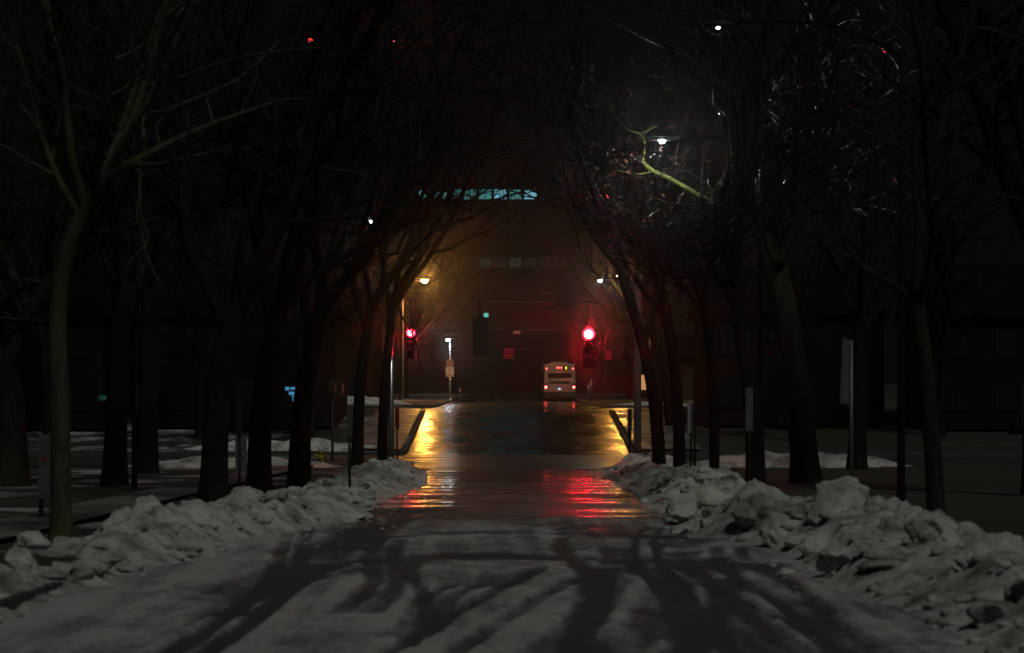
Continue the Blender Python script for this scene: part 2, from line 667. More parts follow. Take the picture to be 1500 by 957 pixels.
for k in range(13):                      # finer tyre lines swinging in and out of the lanes
    x0 = tr.uniform(-2.6, 2.8)
    bend = tr.gauss(0, .5)
    y0, y1 = tr.uniform(13, 19), tr.uniform(22, 34)
    pts = [(x0 + bend * ((u / 6) ** 2) + .1 * math.sin(u), y0 + (y1 - y0) * u / 6) for u in range(7)]
    w = tr.uniform(.05, .13)
    tracks.append((pts, w))
    if k % 2:
        tracks.append(([(x + .26, y) for x, y in pts], w))


def slush_h(X, Y):
    base = fbm(X * .6 + 3, Y * .22, 21, 5) * 1.15 + .45 * fbm(X * 2.6, Y * 1.0, 33, 4)
    h = .085 * (base - .66)
    h += .030 * (1 - sstep(24, 33, Y)) + .014
    h -= .06 * sstep(32, 58, Y) + .012 * sstep(33, 40, Y)
    h += .03 * sstep(2.3, 3.4, np.abs(X)) * (1 - sstep(30, 60, Y))
    wob = .5 * (fbm(X * 1.3, Y * .5, 44, 3) - .5)
    for pts, w in tracks:
        d = polyd(X, Y, pts) + wob * w * 1.2
        h -= .050 * (1 - sstep(w * .55, w * 1.25, d))
    h += .030 * (fbm(X * 7, Y * 3.5, 71, 4) - .5)
    return np.clip(h, -.05, .05)


xs = np.linspace(-RH + .02, RH - .02, 190)
ys = np.concatenate([np.arange(13, 34, .06), np.arange(34, 62, .12)])
X, Y = np.meshgrid(xs, ys)
H = slush_h(X, Y)
H += -.03 * sstep(36.5, 40, Y) * sstep(.4, 1.6, np.abs(X + .2)) - .02 * sstep(38, 54, Y) + .04 * (fbm(X * .3, Y * .8, 93, 4) - .62) * sstep(31, 38, Y)
film = 1 - sstep(35, 39, Y + 26 * (fbm(X * .45, Y * .42, 91, 5) - .5) + 1.6 * np.maximum(np.abs(X + .3) - 1.2, 0))
film = np.maximum(film, (1 - sstep(28, 31, Y)))
H = H - .03 * (1 - film) * sstep(30, 36, Y) * (1 - sstep(44, 50, Y))
Hc = np.where(film > .02, np.maximum(H, .004 * film + .1 * film * np.maximum(H, -.02) - .002 + .004 * film), np.maximum(H, -.006)) + prof(Y)
i = np.arange(X.size).reshape(X.shape)
q = np.stack([i[:-1, :-1], i[:-1, 1:], i[1:, 1:], i[1:, :-1]], -1).reshape(-1, 4)
keep = ((H > 0) | (film > .02)).ravel()[q].any(1)
q = q[keep]
used, inv = np.unique(q.ravel(), return_inverse=True)
V = np.stack([X, Y, Hc], -1).reshape(-1, 3)[used]
slush_o = npmesh('slush', V, inv.reshape(-1, 4), 'slush')
dep = np.clip(H.ravel()[used] / .05, -.7, 1) * .36
slush_o.data.attributes.new('depth', 'FLOAT', 'POINT').data.foreach_set('value', dep.astype(np.float32))
tag(slush_o, 'grey slush with crossing tyre tracks lying over the near street', 'slush', kind='stuff')

# ------------------------------------------------------------------ ploughed snow banks
ltoe = [(90, 900), (200, 862), (300, 832), (400, 790), (545, 764), (548, 742), (622, 713), (628, 690)]
rtoe = [(1330, 915), (1200, 862), (1120, 808), (1000, 786), (962, 752), (905, 716), (878, 690)]
lt = np.array([gp(*p) for p in ltoe])
rt = np.array([gp(*p) for p in rtoe])


def toe(side, Y):
    t = lt if side < 0 else rt
    return np.interp(Y, t[:, 1], t[:, 0])


def bank_h(side):
    def f(X, Y):
        u = (X - toe(side, Y)) * side
        u = u + .55 * (fbm(X * .8, Y * .45, 5 + side, 3) - .5)
        end = 1 - sstep(69.5, 72.5, Y)
        width = 2.3 if side < 0 else 2.9
        env = sstep(0, 1.0, u) * (1 - sstep(width * .62, width * 1.05, u))
        pk = (.34 if side < 0 else .43) + .30 * (fbm(X * .2, Y * .13, 9 + side, 2) - .5)
        if side < 0:
            pk = pk * (1 - .3 * sstep(30, 20, Y))
        l1 = lumps(X * 1.35, Y * 1.0, 40 + side)
        l2 = lumps(X * 3.1 + 9, Y * 2.5, 50 + side)
        l3 = lumps(X * 7.5, Y * 6.5, 60 + side)
        h = env * pk * (.16 + .74 * l1 + .50 * l2 + .20 * l3 - .06)
        h = h + env * (.10 * (fbm(X * 4, Y * 3, 77, 5) - .5) + .035 * (1 - np.abs(2 * fbm(X * 9, Y * 7, 81, 4) - 1) - .6) + .05 * (vnoise(X * 15, Y * 13, 83) - .5))
        if side < 0:     # a hollow dug through to the dark kerb
            cx, cy_ = gp(55, 845)
            d = np.hypot((X - cx) / .55, (Y - cy_) / 1.1)
            h = h - .45 * np.exp(-d * d)
        h = h * end
        lawn = np.where(np.abs(X) > RH + .1, .10, -.04)
        return np.maximum(h, -.05) + np.where(u > width, lawn - .12, 0) + .0 * Y + (h > .02) * 0 + np.where(env < .01, -.05, 0)
    return f


for side, nm, lab in ((-1, 'snow_bank_left', 'ploughed bank of lumpy grey snow along the left kerb'),
                      (1, 'snow_bank_right', 'ploughed bank of lumpy grey snow along the right kerb')):
    a = np.linspace(2.0, 7.6, 150) * side
    ys = [14.0]
    while ys[-1] < 74:
        ys.append(ys[-1] + .028 + .0022 * (ys[-1] - 14))
    V, Q = grid(a if side > 0 else a[::-1], np.array(ys), bank_h(side))
    keep = (V[Q][:, :, 2] > -.045).any(1)
    Q = Q[keep]
    used, inv = np.unique(Q.ravel(), return_inverse=True)
    o = npmesh('snow_bank', V[used], inv.reshape(-1, 4), 'snow')
    tag(o, lab, 'snow bank', kind='stuff')


def chunk_mesh(seed, sub=3, flat=.8):
    bm = bmesh.new()
    bmesh.ops.create_icosphere(bm, subdivisions=sub, radius=1)
    v = np.array([p.co[:] for p in bm.verts])
    f = np.array([[q_.index for q_ in p.verts] for p in bm.faces])
    bm.free()
    r_ = np.random.RandomState(seed)
    for _ in range(15):        # facets broken off
        n = r_.normal(size=3)
        n /= np.linalg.norm(n)
        d = v @ n
        lim = r_.uniform(.50, .80)
        v = v - np.outer(np.maximum(d - lim, 0) * .93, n)
    w = fbm(v[:, 0] * 2.0 + seed, v[:, 1] * 2.0 + v[:, 2] * 1.7, seed, 3) - .5
    w2 = fbm(v[:, 0] * 7 + v[:, 2] * 5 + seed, v[:, 1] * 7 - v[:, 2] * 4, seed + 3, 4) - .5
    v = v * (1 + .36 * w + .16 * w2)[:, None]
    v[:, 2] *= flat
    return v, f


protos = [chunk_mesh(100 + k, 5) for k in range(6)]
small = [chunk_mesh(200 + k, 2) for k in range(6)]


def surf(side, x, y):
    return float(max(bank_h(side)(np.array([float(x)]), np.array([float(y)]))[0], 0.0))


# crumbs and blocks of snow: too many to count
Vs, Fs, off = [], [], 0
mids = [chunk_mesh(300 + k, 3) for k in range(8)]
for side in (-1, 1):
    for k in range(150 if side > 0 else 110):
        y = 17 + 52 * R.random() ** 1.5
        u = R.uniform(.15, 2.0)
        x = float(toe(side, y)) + side * u
        r_ = .09 + .17 * R.random() ** 1.8
        v, f = mids[R.randrange(8)]
        a = R.uniform(0, 6.28)
        ca, sa = math.cos(a), math.sin(a)
        vv = v @ np.array([[ca, sa, 0], [-sa, ca, 0], [0, 0, 1]]) * np.array([R.uniform(.8, 1.5), R.uniform(.8, 1.3), R.uniform(.6, 1)]) * r_
        Vs.append(vv + np.array([x, y, surf(side, x, y) + r_ * .12]))
        Fs.append(f + off)
        off += len(v)
for side in (-1, 1):
    for k in range(620):
        y = 15 + 55 * R.random() ** 1.6
        u = R.gauss(.25, .55) if k % 3 else R.uniform(-.5, 2.2)
        x = float(toe(side, y)) + side * u
        if abs(x) < 1.4:
            continue
        r_ = (.018 + .09 * R.random() ** 3) * (1 if u > 0 else .6)
        v, f = small[R.randrange(6)]
        a = R.uniform(0, 6.28)
        ca, sa = math.cos(a), math.sin(a)
        vv = v @ np.array([[ca, sa, 0], [-sa, ca, 0], [0, 0, 1]]) * np.array([R.uniform(.8, 1.4), R.uniform(.8, 1.3), R.uniform(.7, 1)]) * r_
        vv = vv + np.array([x, y, surf(side, x, y) + r_ * .25])
        Vs.append(vv)
        Fs.append(f + off)
        off += len(v)
tag(npmesh('snow_crumbs', np.concatenate(Vs), np.concatenate(Fs), 'snow'), 'small crumbs of broken snow scattered along both banks', 'snow crumbs', kind='stuff')

# large chunks one could lift
CH = [  # px, py of the middle, width and height in pixels, depth, label
    (1228, 752, 98, 84, 27.5, 'largest rounded snow boulder on the right bank'),
    (1149, 790, 62, 46, 28.0, 'round snow lump at the road edge below the largest boulder'),
    (1097, 745, 78, 58, 32.0, 'leaning snow slab left of the largest boulder'),
    (1120, 768, 86, 46, 30.2, 'wide grey snow block behind the round lump'),
    (1296, 758, 46, 44, 27.3, 'pointed snow lump just right of the largest boulder'),
    (1333, 764, 52, 52, 27.0, 'jagged snow lump left of the thin right trunk'),
    (1000, 748, 46, 40, 34.5, 'dark snow block at the road edge beside the puddles'),
    (1035, 742, 84, 40, 35.5, 'broad snow block behind the dark one on the right bank'),
    (1000, 778, 36, 16, 32.0, 'low snow lump at the foot of the right bank'),
    (1195, 800, 54, 42, 25.5, 'broken snow block under the largest boulder'),
    (1230, 858, 64, 40, 22.6, 'snow block at the toe of the near right bank'),
    (1460, 838, 110, 80, 21.2, 'big brownish snow lump at the right edge of the view'),
    (1370, 850, 90, 60, 21.8, 'hollowed snow lump on the near right bank'),
    (1155, 848, 26, 12, 23.4, 'small ice piece lying alone on the wet road'),
    (215, 762, 64, 34, 30.0, 'rounded snow lump beside the pale left trunk'),
    (285, 775, 76, 48, 29.5, 'big snow lump in the middle of the left bank'),
    (175, 800, 60, 40, 27.0, 'snow block in front of the pale left trunk'),
    (360, 750, 50, 34, 33.0, 'snow lump below the thick left trunks'),
    (505, 742, 56, 30, 38.5, 'dark ridge of snow at the far end of the left bank'),
    (40, 795, 58, 34, 27.0, 'snow lump near the left edge of the view'),
    (30, 862, 66, 48, 21.5, 'snow lump beside the dark hollow in the bank'),
    (975, 712, 40, 22, 47.0, 'small snow heap beside the leaning right trunk'),
]
for k, (px, py, w, h, Y, lab) in enumerate(CH):
    s = F / Y
    v, f = protos[k % 6]
    p = wp(px, py, Y)
    a = R.uniform(0, 6.28)
    ca, sa = math.cos(a), math.sin(a)
    vv = v @ np.array([[ca, sa, 0], [-sa, ca, 0], [0, 0, 1]])
    ext = vv.max(0) - vv.min(0)
    vv = vv * np.array([w / s / ext[0], w / s * .9 / ext[1], h / s * 1.25 / ext[2]])
    o = npmesh('snow_chunk', vv, f, 'snow_chunk')
    side = 1 if px > CX else -1
    floor = surf(side, p.x, Y)
    o.location = (p.x, Y, max(min(p.z - .02, floor + h / s * (.8 if k == 0 else .5)), floor + .05))
    tag(o, lab, 'snow chunk', 'large chunks of ploughed snow')

# snow heaps left at the street corners and on the hill
def heap(x, y, rx, ry, h, lab, seed):
    V, Q = grid(np.linspace(-1, 1, 60), np.linspace(-1, 1, 60), lambda X, Y: 0 * X)
    r_ = np.hypot(V[:, 0], V[:, 1])
    e = np.clip(1 - r_ ** 2, 0, 1)
    wx, wy = V[:, 0] * rx, V[:, 1] * ry
    V[:, 2] = e * h * (.5 + .6 * lumps(wx * 1.2 + seed, wy * 1.0, seed) + .3 * fbm(wx * 3, wy * 3, seed))
    V[:, 2] += np.where(r_ > .98, -.1, 0)
    V[:, 0], V[:, 1] = wx, wy
    o = npmesh('snow_heap', V, Q, 'snow')
    o.location = (x, y, float(prof(y)) + (.10 if abs(x) > 5 else 0))
    tag(o, lab, 'snow heap', 'snow heaps at the corners')


heap(-10.5, 146, 4.0, 3.5, .5, 'low snow heap below the trees past the upper crossing on the left', 3)
heap(9.0, 139, 3.0, 2.2, .22, 'small snow heap past the upper crossing on the right', 5)
heap(-9.0, 70.5, 3.8, 1.6, .35, 'flat snow heap at the left corner beside the yellow hydrant', 7)
heap(9.2, 71, 4.0, 1.8, .5, 'snow heap at the right corner behind the trunks', 9)
heap(-10.5, 101.5, 5, 1.4, .45, 'snow ridge across the street behind the hydrant', 12)


# ------------------------------------------------------------------ bare trees
def tubes_np(branches, n):
    """branches: list of (pts (P,3), radii (P)) -> arrays; grouped by P"""
    Vs, Fs, off = [], [], 0
    byP = {}
    for p, r_ in branches:
        byP.setdefault(len(p), []).append((p, r_))
    for P, lst in byP.items():
        pts = np.array([b[0] for b in lst], float)
        rad = np.array([b[1] for b in lst], float)
        N = len(lst)
        t = np.empty_like(pts)
        t[:, 1:-1] = pts[:, 2:] - pts[:, :-2]
        t[:, 0] = pts[:, 1] - pts[:, 0]
        t[:, -1] = pts[:, -1] - pts[:, -2]
        t /= np.linalg.norm(t, axis=2, keepdims=True) + 1e-9
        ref = np.where(np.abs(t[:, :1, 2:3]) > .8, np.array([[[1., 0, 0]]]), np.array([[[0, 0, 1.]]]))
        ref = np.broadcast_to(ref, t.shape)
        a = np.cross(t, ref)
        a /= np.linalg.norm(a, axis=2, keepdims=True) + 1e-9
        c = np.cross(t, a)
        an = np.arange(n) * 2 * PI / n
        ring = a[:, :, None] * np.cos(an)[None, None, :, None] + c[:, :, None] * np.sin(an)[None, None, :, None]
        v = pts[:, :, None] + ring * rad[:, :, None, None]
        idx = np.arange(N * P * n).reshape(N, P, n)
        q = np.stack([idx[:, :-1], np.roll(idx[:, :-1], -1, 2), np.roll(idx[:, 1:], -1, 2), idx[:, 1:]], -1).reshape(-1, 4)
        Vs.append(v.reshape(-1, 3))
        Fs.append(q + off)
        off += N * P * n
    return np.concatenate(Vs), np.concatenate(Fs)


def in_tunnel(p):
    """the open vault over the street that the trees have been kept clear of"""
    if p[1] > 240:
        return False
    if 28 < p[1] < 56.2 and p[0] > 0:        # boughs pruned back to free the street lamp
        k = (p[1] - 28) / 27
        if math.hypot(p[0] - (1.9 + 1.75 * k), p[2] - (5.4 + 2.9 * k)) < 1.1 + .6 * k:
            return True
    hw, top = (3.75, 7.0) if p[1] < 100 else (6.0, 10.5)
    g = float(prof(p[1]))
    x = abs(p[0]) / hw
    return x < 1 and p[2] - g < top * math.sqrt(1 - x * x)


class Tree:
    def __init__(s, seed, tunnel=True, twig=1.0, minr=.0055):
        s.r = random.Random(seed)
        s.tunnel = tunnel
        s.wood, s.limbs, s.twigs = [], [], []
        s.twigk = twig
        s.minr = minr
        s.org = (0, 0, 0)

    def path(s, p, d, L, nseg, wander, lift):
        r_ = s.r
        pts = [tuple(p)]
        x, y, z = p
        dx, dy, dz = d
        st = L / nseg
        for k in range(nseg):
            dx += r_.gauss(0, wander)
            dy += r_.gauss(0, wander)
            dz += r_.gauss(0, wander) + lift
            m_ = math.sqrt(dx * dx + dy * dy + dz * dz) + 1e-9
            dx, dy, dz = dx / m_, dy / m_, dz / m_
            nx, ny, nz = x + dx * st, y + dy * st, z + dz * st
            if s.tunnel and in_tunnel((nx + s.org[0], ny + s.org[1], nz + s.org[2])):
                dz = abs(dz) + .75
                dx *= .35
                m_ = math.sqrt(dx * dx + dy * dy + dz * dz)
                dx, dy, dz = dx / m_, dy / m_, dz / m_
                nx, ny, nz = x + dx * st, y + dy * st, z + dz * st
                if in_tunnel((nx + s.org[0], ny + s.org[1], nz + s.org[2])):
                    break
            x, y, z = nx, ny, nz
            pts.append((x, y, z))
        return pts, (dx, dy, dz)

    def side(s, d, ang):
        r_ = s.r
        d = Vector(d).normalized()
        o = Vector((r_.gauss(0, 1), r_.gauss(0, 1), r_.gauss(0, 1)))
        o = (o - d * o.dot(d)).normalized()
        return tuple(d * math.cos(ang) + o * math.sin(ang))

    def spawn(s, pts, r0, r1, level, L):
        """children along a finished branch"""
        r_ = s.r
        if level > 4:
            return
        n = {1: 5, 2: 6, 3: 5, 4: 3}[level]
        n = max(1, int(round(n * (s.twigk if level >= 3 else 1))))
        P = len(pts)
        for k in range(n + 1):
            t = .22 + .78 * (k + r_.random() * .8) / (n + .8)
            t = min(t, 1.0)
            if k == n:
                t = 1.0
            i = min(int(t * (P - 1)), P - 2)
            fr = t * (P - 1) - i
            a, b_ = pts[i], pts[i + 1]
            p = tuple(a[j] + (b_[j] - a[j]) * fr for j in range(3))
            d = (b_[0] - a[0], b_[1] - a[1], b_[2] - a[2])
            rr = (r0 + (r1 - r0) * t) * (.95 if k == n else r_.uniform(.5, .75))
            rr = max(rr, s.minr)
            ll = L * r_.uniform(.42, .72) * (1.05 - .35 * t)
            s.grow(p, s.side(d, .15 if k == n else r_.uniform(.45, 1.05)), ll, rr, level)

    def grow(s, p, d, L, r0, level):
        if L < .18:
            return
        nseg = {0: 8, 1: 7, 2: 5, 3: 4, 4: 3, 5: 3}.get(level, 3)
        wander = {1: .13, 2: .17, 3: .2, 4: .24}.get(level, .26)
        lift = {1: .06, 2: .03, 3: .0, 4: -.03}.get(level, 0)
        pts, dd = s.path(p, d, L, nseg, wander, lift)
        if len(pts) < 2:
            return
        r1 = max(r0 * (.45 if level < 3 else .6), s.minr * .8)
        rad = list(np.linspace(r0, r1, len(pts)))
        (s.limbs if level <= 2 else s.twigs).append((pts, rad))
        if level < 5:
            s.spawn(pts, r0, r1, level + 1 if level else 1, L)


def smooth_path(pts, n):
    """Catmull-Rom through control points"""
    pts = [Vector(p) for p in pts]
    P = [pts[0] * 2 - pts[1]] + pts + [pts[-1] * 2 - pts[-2]]
    out = []
    m_ = len(pts) - 1
    for k in range(n + 1):
        u = k / n * m_
        i = min(int(u), m_ - 1)
        t = u - i
        a, b_, c, d = P[i:i + 4]
        out.append(.5 * ((2 * b_) + (c - a) * t + (2 * a - 5 * b_ + 4 * c - d) * t * t + (3 * b_ - a - 3 * c + d) * t ** 3))
    return out


def trunk_mesh(path, r0, r1, n=16, flare=1.55, seed=0):
    P = smooth_path(path, 26)
    zs = np.linspace(0, 1, len(P))
    rad = r0 + (r1 - r0) * zs
    V, Q = [], []
    hh = 0
    for i, p in enumerate(P):
        t = (P[min(i + 1, len(P) - 1)] - P[max(i - 1, 0)]).normalized()
        a = (Vector((1, 0, 0)) - t * t.x).normalized()
        c = t.cross(a)
        if i:
            hh += (p - P[i - 1]).length
        fl = 1 + (flare - 1) * math.exp(-hh / (r0 * 1.6))
        for k in range(n):
            an = 2 * PI * k / n
            w = 1 + .10 * (float(fbm(np.array([k * .8 + seed]), np.array([hh * 1.2]), seed, 3)[0]) - .5) + .12 * (fl - 1) * math.sin(5 * an + seed)
            V.append(p + (a * math.cos(an) + c * math.sin(an)) * rad[i] * fl * w)
    for i in range(len(P) - 1):
        for k in range(n):
            k2 = (k + 1) % n
            Q.append((i * n + k, i * n + k2, (i + 1) * n + k2, (i + 1) * n + k))
    return P, rad, np.array([v[:] for v in V]), np.array(Q)


def make_tree(label, trunk, r0, r1, seed, limbs=(), nlimb=4, L=6.0, bark='bark_dark', twig='twig', tk=1.0, group='street trees',
              tunnel=True, lean=None, leaves=0, minr=.0055, mossy=None, glints=None):
    base = Vector(trunk[0])
    t = thing('bare_tree', label, 'tree', base, 0, group)
    T = Tree(seed, tunnel, tk, minr)
    T.org = tuple(base)
    loc = [Vector(p) - base for p in trunk]
    loc[0] = loc[0] - Vector((0, 0, .25))
    P, rad, V, Q = trunk_mesh(loc, r0, r1, seed=seed)
    trunk_o = npmesh('trunk', V, Q, bark, t)
    top = P[-1]
    for (pts, ra, rb) in limbs:
        pp = smooth_path([Vector(p) - base for p in pts], 8)
        pl = [tuple(p) for p in pp]
        T.limbs.append((pl, list(np.linspace(ra, rb, len(pl)))))
        Ln = sum((pp[i + 1] - pp[i]).length for i in range(8))
        T.spawn(pl, ra, rb, 2, Ln * .62)
    d0 = (P[-1] - P[-3]).normalized()
    for k in range(nlimb):
        a = 2 * PI * (k + T.r.random() * .6) / max(nlimb, 1)
        d = Vector((math.cos(a) * .75, math.sin(a) * .75, .75)) + d0 * .8
        if lean:
            d += Vector(lean)
        st = P[-1 - (k % 3) * 2] if k else P[-1]
        T.grow(tuple(st), tuple(d.normalized()), L * T.r.uniform(.75, 1.15), r1 * T.r.uniform(.5, .8), 1)
    if mossy:
        mb = []
        for pts, ra, rb in mossy:
            pp = smooth_path([Vector(p) - base for p in pts], 14)
            mb.append(([tuple(p) for p in pp], list(np.linspace(ra, rb, 15))))
            for _ in range(2):
                T.spawn([tuple(p) for p in pp], .02, .012, 3, 2.4)
        V, Q = tubes_np(mb, 9)
        tag(npmesh('mossy_limb', V, Q, 'lichen_bark', t), 'yellow-green lichen-covered limb lit by the street lamp')
    if T.limbs:
        V, Q = tubes_np(T.limbs, 7)
        npmesh('limbs', V, Q, bark, t)
    if glints:
        lc, n_ = glints
        for k in range(n_):          # thin hanging twigs curving round the lamp
            rr = T.r.uniform(.55, 2.3)
            a0 = math.radians(T.r.uniform(185, 345))
            da = math.radians(T.r.uniform(14, 46))
            yy = lc[1] + T.r.uniform(.1, 1.3)
            pts = []
            for j in range(7):
                a_ = a0 + da * (j / 6 - .5)
                w_ = rr * (1 + .10 * math.sin(j * 1.3 + k))
                pts.append((lc[0] + w_ * math.cos(a_) - base.x, yy + .05 * j - base.y, lc[2] + w_ * math.sin(a_) * .95 - base.z))
            T.twigs.append((pts, list(np.linspace(.016, .009, 7))))
            for j in (2, 4):
                T.grow(pts[j], T.side((1, 0, .4), .8), T.r.uniform(.3, .8), .006, 5)
    V, Q = tubes_np(T.twigs, 3)
    cr = npmesh('crown', V, Q, twig, t)
    if leaves:
        tips = [b[0][-1] for b in T.twigs]
        Vs, Fs = [], []
        sel = leaves(T, tips, base)
        for k, p in enumerate(sel):
            a = Vector((R.gauss(0, 1), R.gauss(0, 1), R.gauss(0, 1))).normalized()
            b_ = a.orthogonal().normalized()
            w = R.uniform(.035, .06)
            p = Vector(p)
            c = a.cross(b_) * .012
            o = len(Vs)
            Vs += [p - b_ * w * .2, p + a * w * .6 - c, p + a * w * 1.9, p - a * w * .6 + b_ * w + c]
            Fs.append((o, o + 1, o + 2, o + 3))
        if Vs:
            lo = npmesh('leaves', np.array([v[:] for v in Vs]), np.array(Fs), 'dead_leaf', t, False)
            tag(lo, 'few brown dead leaves still on the twigs', kind='stuff')
    return t


def P2(list_, Y):
    """pixels (+ optional depth) to points"""
    return [wp(p[0], p[1], p[2] if len(p) > 2 else Y) for p in list_]


def upright(x, y, h, leanx=0, leany=0, z=None):
    z = .1 + float(prof(y)) if z is None else z
    return [Vector((x, y, z)), Vector((x + leanx * .25, y + leany * .3, z + h * .35)), Vector((x + leanx * .6, y + leany * .6, z + h * .7)), Vector((x + leanx, y + leany, z + h))]


# left row
Y = 27.8
make_tree('slim pale-barked tree at the left front, its trunk bending toward the street', P2([(90, 782), (88, 600), (84, 480), (94, 385), (118, 320), (152, 262)], Y), .135, .085, 1,
          limbs=[(P2([(152, 262), (205, 232), (290, 190, 28.6), (400, 150, 29.5)], Y), .075, .02),
                 (P2([(118, 320), (75, 240), (40, 120), (10, 20)], Y), .06, .02),
                 (P2([(140, 275), (150, 180, 27), (165, 80, 26.6), (175, -30, 26.2)], Y), .055, .02),
                 (P2([(205, 232), (205, 300, 27.4), (212, 360, 27.2), (225, 400, 27)], Y), .028, .01)],
          nlimb=4, L=5.0, bark='bark_pale', tk=.8)
make_tree('massive forked tree at the far left edge of the view', P2([(8, 705), (12, 620), (5, 545)], 50), .42, .36, 2,
          limbs=[(P2([(5, 545), (30, 480), (80, 410), (120, 330)], 50), .2, .07), (P2([(5, 545), (-25, 450), (-20, 330), (10, 200)], 50), .22, .07)],
          nlimb=2, L=8, bark='bark_mid', tk=.7)
make_tree('thick dark tree left of the other two thick trunks on the left', P2([(312, 738), (316, 640), (325, 540), (345, 450)], 39), .25, .19, 3, nlimb=5, L=7, lean=(.15, 0, 0), tk=.9)
make_tree('thick dark tree in the middle of the three on the left', P2([(380, 738), (381, 640), (390, 540), (410, 450)], 43.5), .255, .18, 4, nlimb=5, L=7, lean=(.2, 0, 0))
make_tree('thick dark flared tree right of the other two thick trunks on the left', P2([(438, 732), (440, 640), (448, 560), (470, 450)], 47.5), .255, .18, 5, nlimb=5, L=7.2, lean=(.3, 0, 0))
make_tree('dark tree behind the sign post near the left corner', P2([(523, 700), (525, 620), (530, 540), (545, 440)], 58), .17, .13, 6, nlimb=5, L=6.5, lean=(.3, 0, 0))
make_tree('dark tree at the left corner beside the grey steel pole', P2([(560, 690), (561, 620), (566, 540), (578, 430)], 66.5), .165, .13, 7, nlimb=5, L=7, lean=(.35, -.1, 0),
          limbs=[(P2([(578, 432), (588, 462), (602, 486), (612, 512), (616, 545)], 66.5), .04, .02)])
make_tree('very thin young tree on the left lawn', P2([(197, 718), (197, 620), (198, 520), (202, 430)], 48), .07, .045, 8, nlimb=4, L=3.6, tk=.7, bark='bark_dark')

# right row
make_tree('slim tree at the right front standing behind the snow bank', P2([(1373, 790), (1368, 690), (1358, 560), (1342, 430)], 27), .12, .09, 9,
          limbs=[(P2([(1342, 430), (1345, 330), (1338, 230), (1350, 100)], 27), .065, .02),
                 (P2([(1345, 440), (1270, 395, 27.5), (1200, 350, 28), (1150, 318, 28.5)], 27), .06, .015)],
          nlimb=2, L=4.5, bark='bark_mid', tk=.8)


def leafsel_right(T, tips, base):
    lamp = Vector((3.8, 55.6, 8.7))
    out = []
    for p in tips:
        w = Vector(p) + base
        if (w - lamp).length < 4.0 and w.y > 54.0 and T.r.random() < .7:
            out.append(p)
    r_ = T.r
    for (px, py, sp, n) in ((1095, 262, .42, 120), (1075, 200, .35, 50), (845, 262, .35, 26), (915, 130, .5, 40), (990, 120, .45, 40), (1040, 190, .6, 50), (1010, 330, .5, 26)):
        c = wp(px, py, 56.6) - base
        for _ in range(n):
            out.append((c.x + r_.gauss(0, sp), c.y + r_.gauss(0, .4), c.z + r_.gauss(0, sp)))
    return out[-700:]


Yb = 56.6
make_tree('large right tree whose lichen-covered limb is lit by the street lamp', P2([(1182, 715, 52), (1172, 600, 52), (1158, 480, 52.5), (1140, 380, 53.5)], 52), .34, .2, 10,
          limbs=[(P2([(1140, 380, 53.5), (1125, 340, 54.5), (1095, 315, 55.5), (1060, 301, 56)], Yb), .15, .10),
                 (P2([(1142, 385), (1180, 300), (1220, 200), (1230, 80)], 53), .14, .05),
                 (P2([(1060, 303), (1010, 320), (940, 330), (868, 283)], 55.4), .035, .008),
                 (P2([(1040, 300), (985, 300), (930, 275), (890, 235)], 55.0), .03, .008),
                 (P2([(1100, 330), (1080, 250), (1060, 170), (1020, 90)], 55.5), .07, .02)],
          nlimb=5, L=6.5, bark='bark_mid', twig='twig_wet', tk=1.0, leaves=leafsel_right, glints=((3.82, 55.6, 8.7), 26),
          mossy=[(P2([(1100, 318, 55.5), (1062, 301, 56), (1030, 290, 56.3), (985, 264, 56.5), (955, 250, 56.6), (942, 236, 56.6), (945, 210, 56.6), (938, 196, 56.6)], Yb), .085, .036),
                 (P2([(1030, 290), (1052, 268), (1068, 244), (1072, 215)], Yb), .026, .01), (P2([(958, 251), (930, 256), (905, 250), (888, 262)], Yb), .02, .008),
                 (P2([(1062, 301), (1085, 322), (1092, 345), (1110, 360)], 56.2), .03, .012), (P2([(1135, 352, 54.6), (1118, 332, 55), (1100, 318, 55.5)], 55), .11, .088),
                 (P2([(938, 196), (915, 188), (902, 172), (893, 150), (890, 128)], Yb), .03, .012),
                 (P2([(938, 197), (955, 188), (977, 172), (990, 148), (994, 132)], Yb), .032, .012),
                 (P2([(985, 264), (1005, 283), (1018, 296), (1022, 315)], Yb), .03, .012)])
make_tree('dark tree on the right behind the wide snow block', P2([(1108, 725), (1104, 620), (1092, 520), (1078, 420)], 43), .2, .15, 11, nlimb=5, L=7, lean=(-.25, 0, 0))
make_tree('slender dark tree right of the square sign on the right', P2([(1046, 728), (1046, 620), (1040, 520), (1030, 430)], 48), .12, .09, 12, nlimb=4, L=6, lean=(-.2, 0, 0), tk=.8)
make_tree('dark tree left of the narrow lettered sign on the right', P2([(995, 705), (994, 620), (985, 520), (968, 420)], 55.5), .16, .13, 13, nlimb=5, L=6.5, lean=(-.3, 0, 0))
make_tree('dark tree arching over the street beside the right signal', P2([(966, 695), (962, 620), (948, 530), (920, 430), (893, 350)], 62), .2, .13, 14,
          limbs=[(P2([(893, 350), (865, 310), (820, 270), (760, 250)], 62), .08, .02), (P2([(935, 480), (905, 470), (890, 500), (870, 540)], 61.5), .02, .006)],
          nlimb=4, L=6.5, lean=(-.2, 0, .1))
make_tree('tree at the far right corner with a limb lit yellow by the lamp', P2([(985, 650, 112), (975, 560, 112), (950, 470, 112)], 112), .3, .2, 15,
          limbs=[(P2([(950, 470), (925, 440), (905, 425), (892, 400)], 112.5), .1, .04)], nlimb=5, L=7, tk=.8,
          mossy=[(P2([(920, 436), (908, 428), (900, 416), (892, 402)], 112.4), .10, .07)])

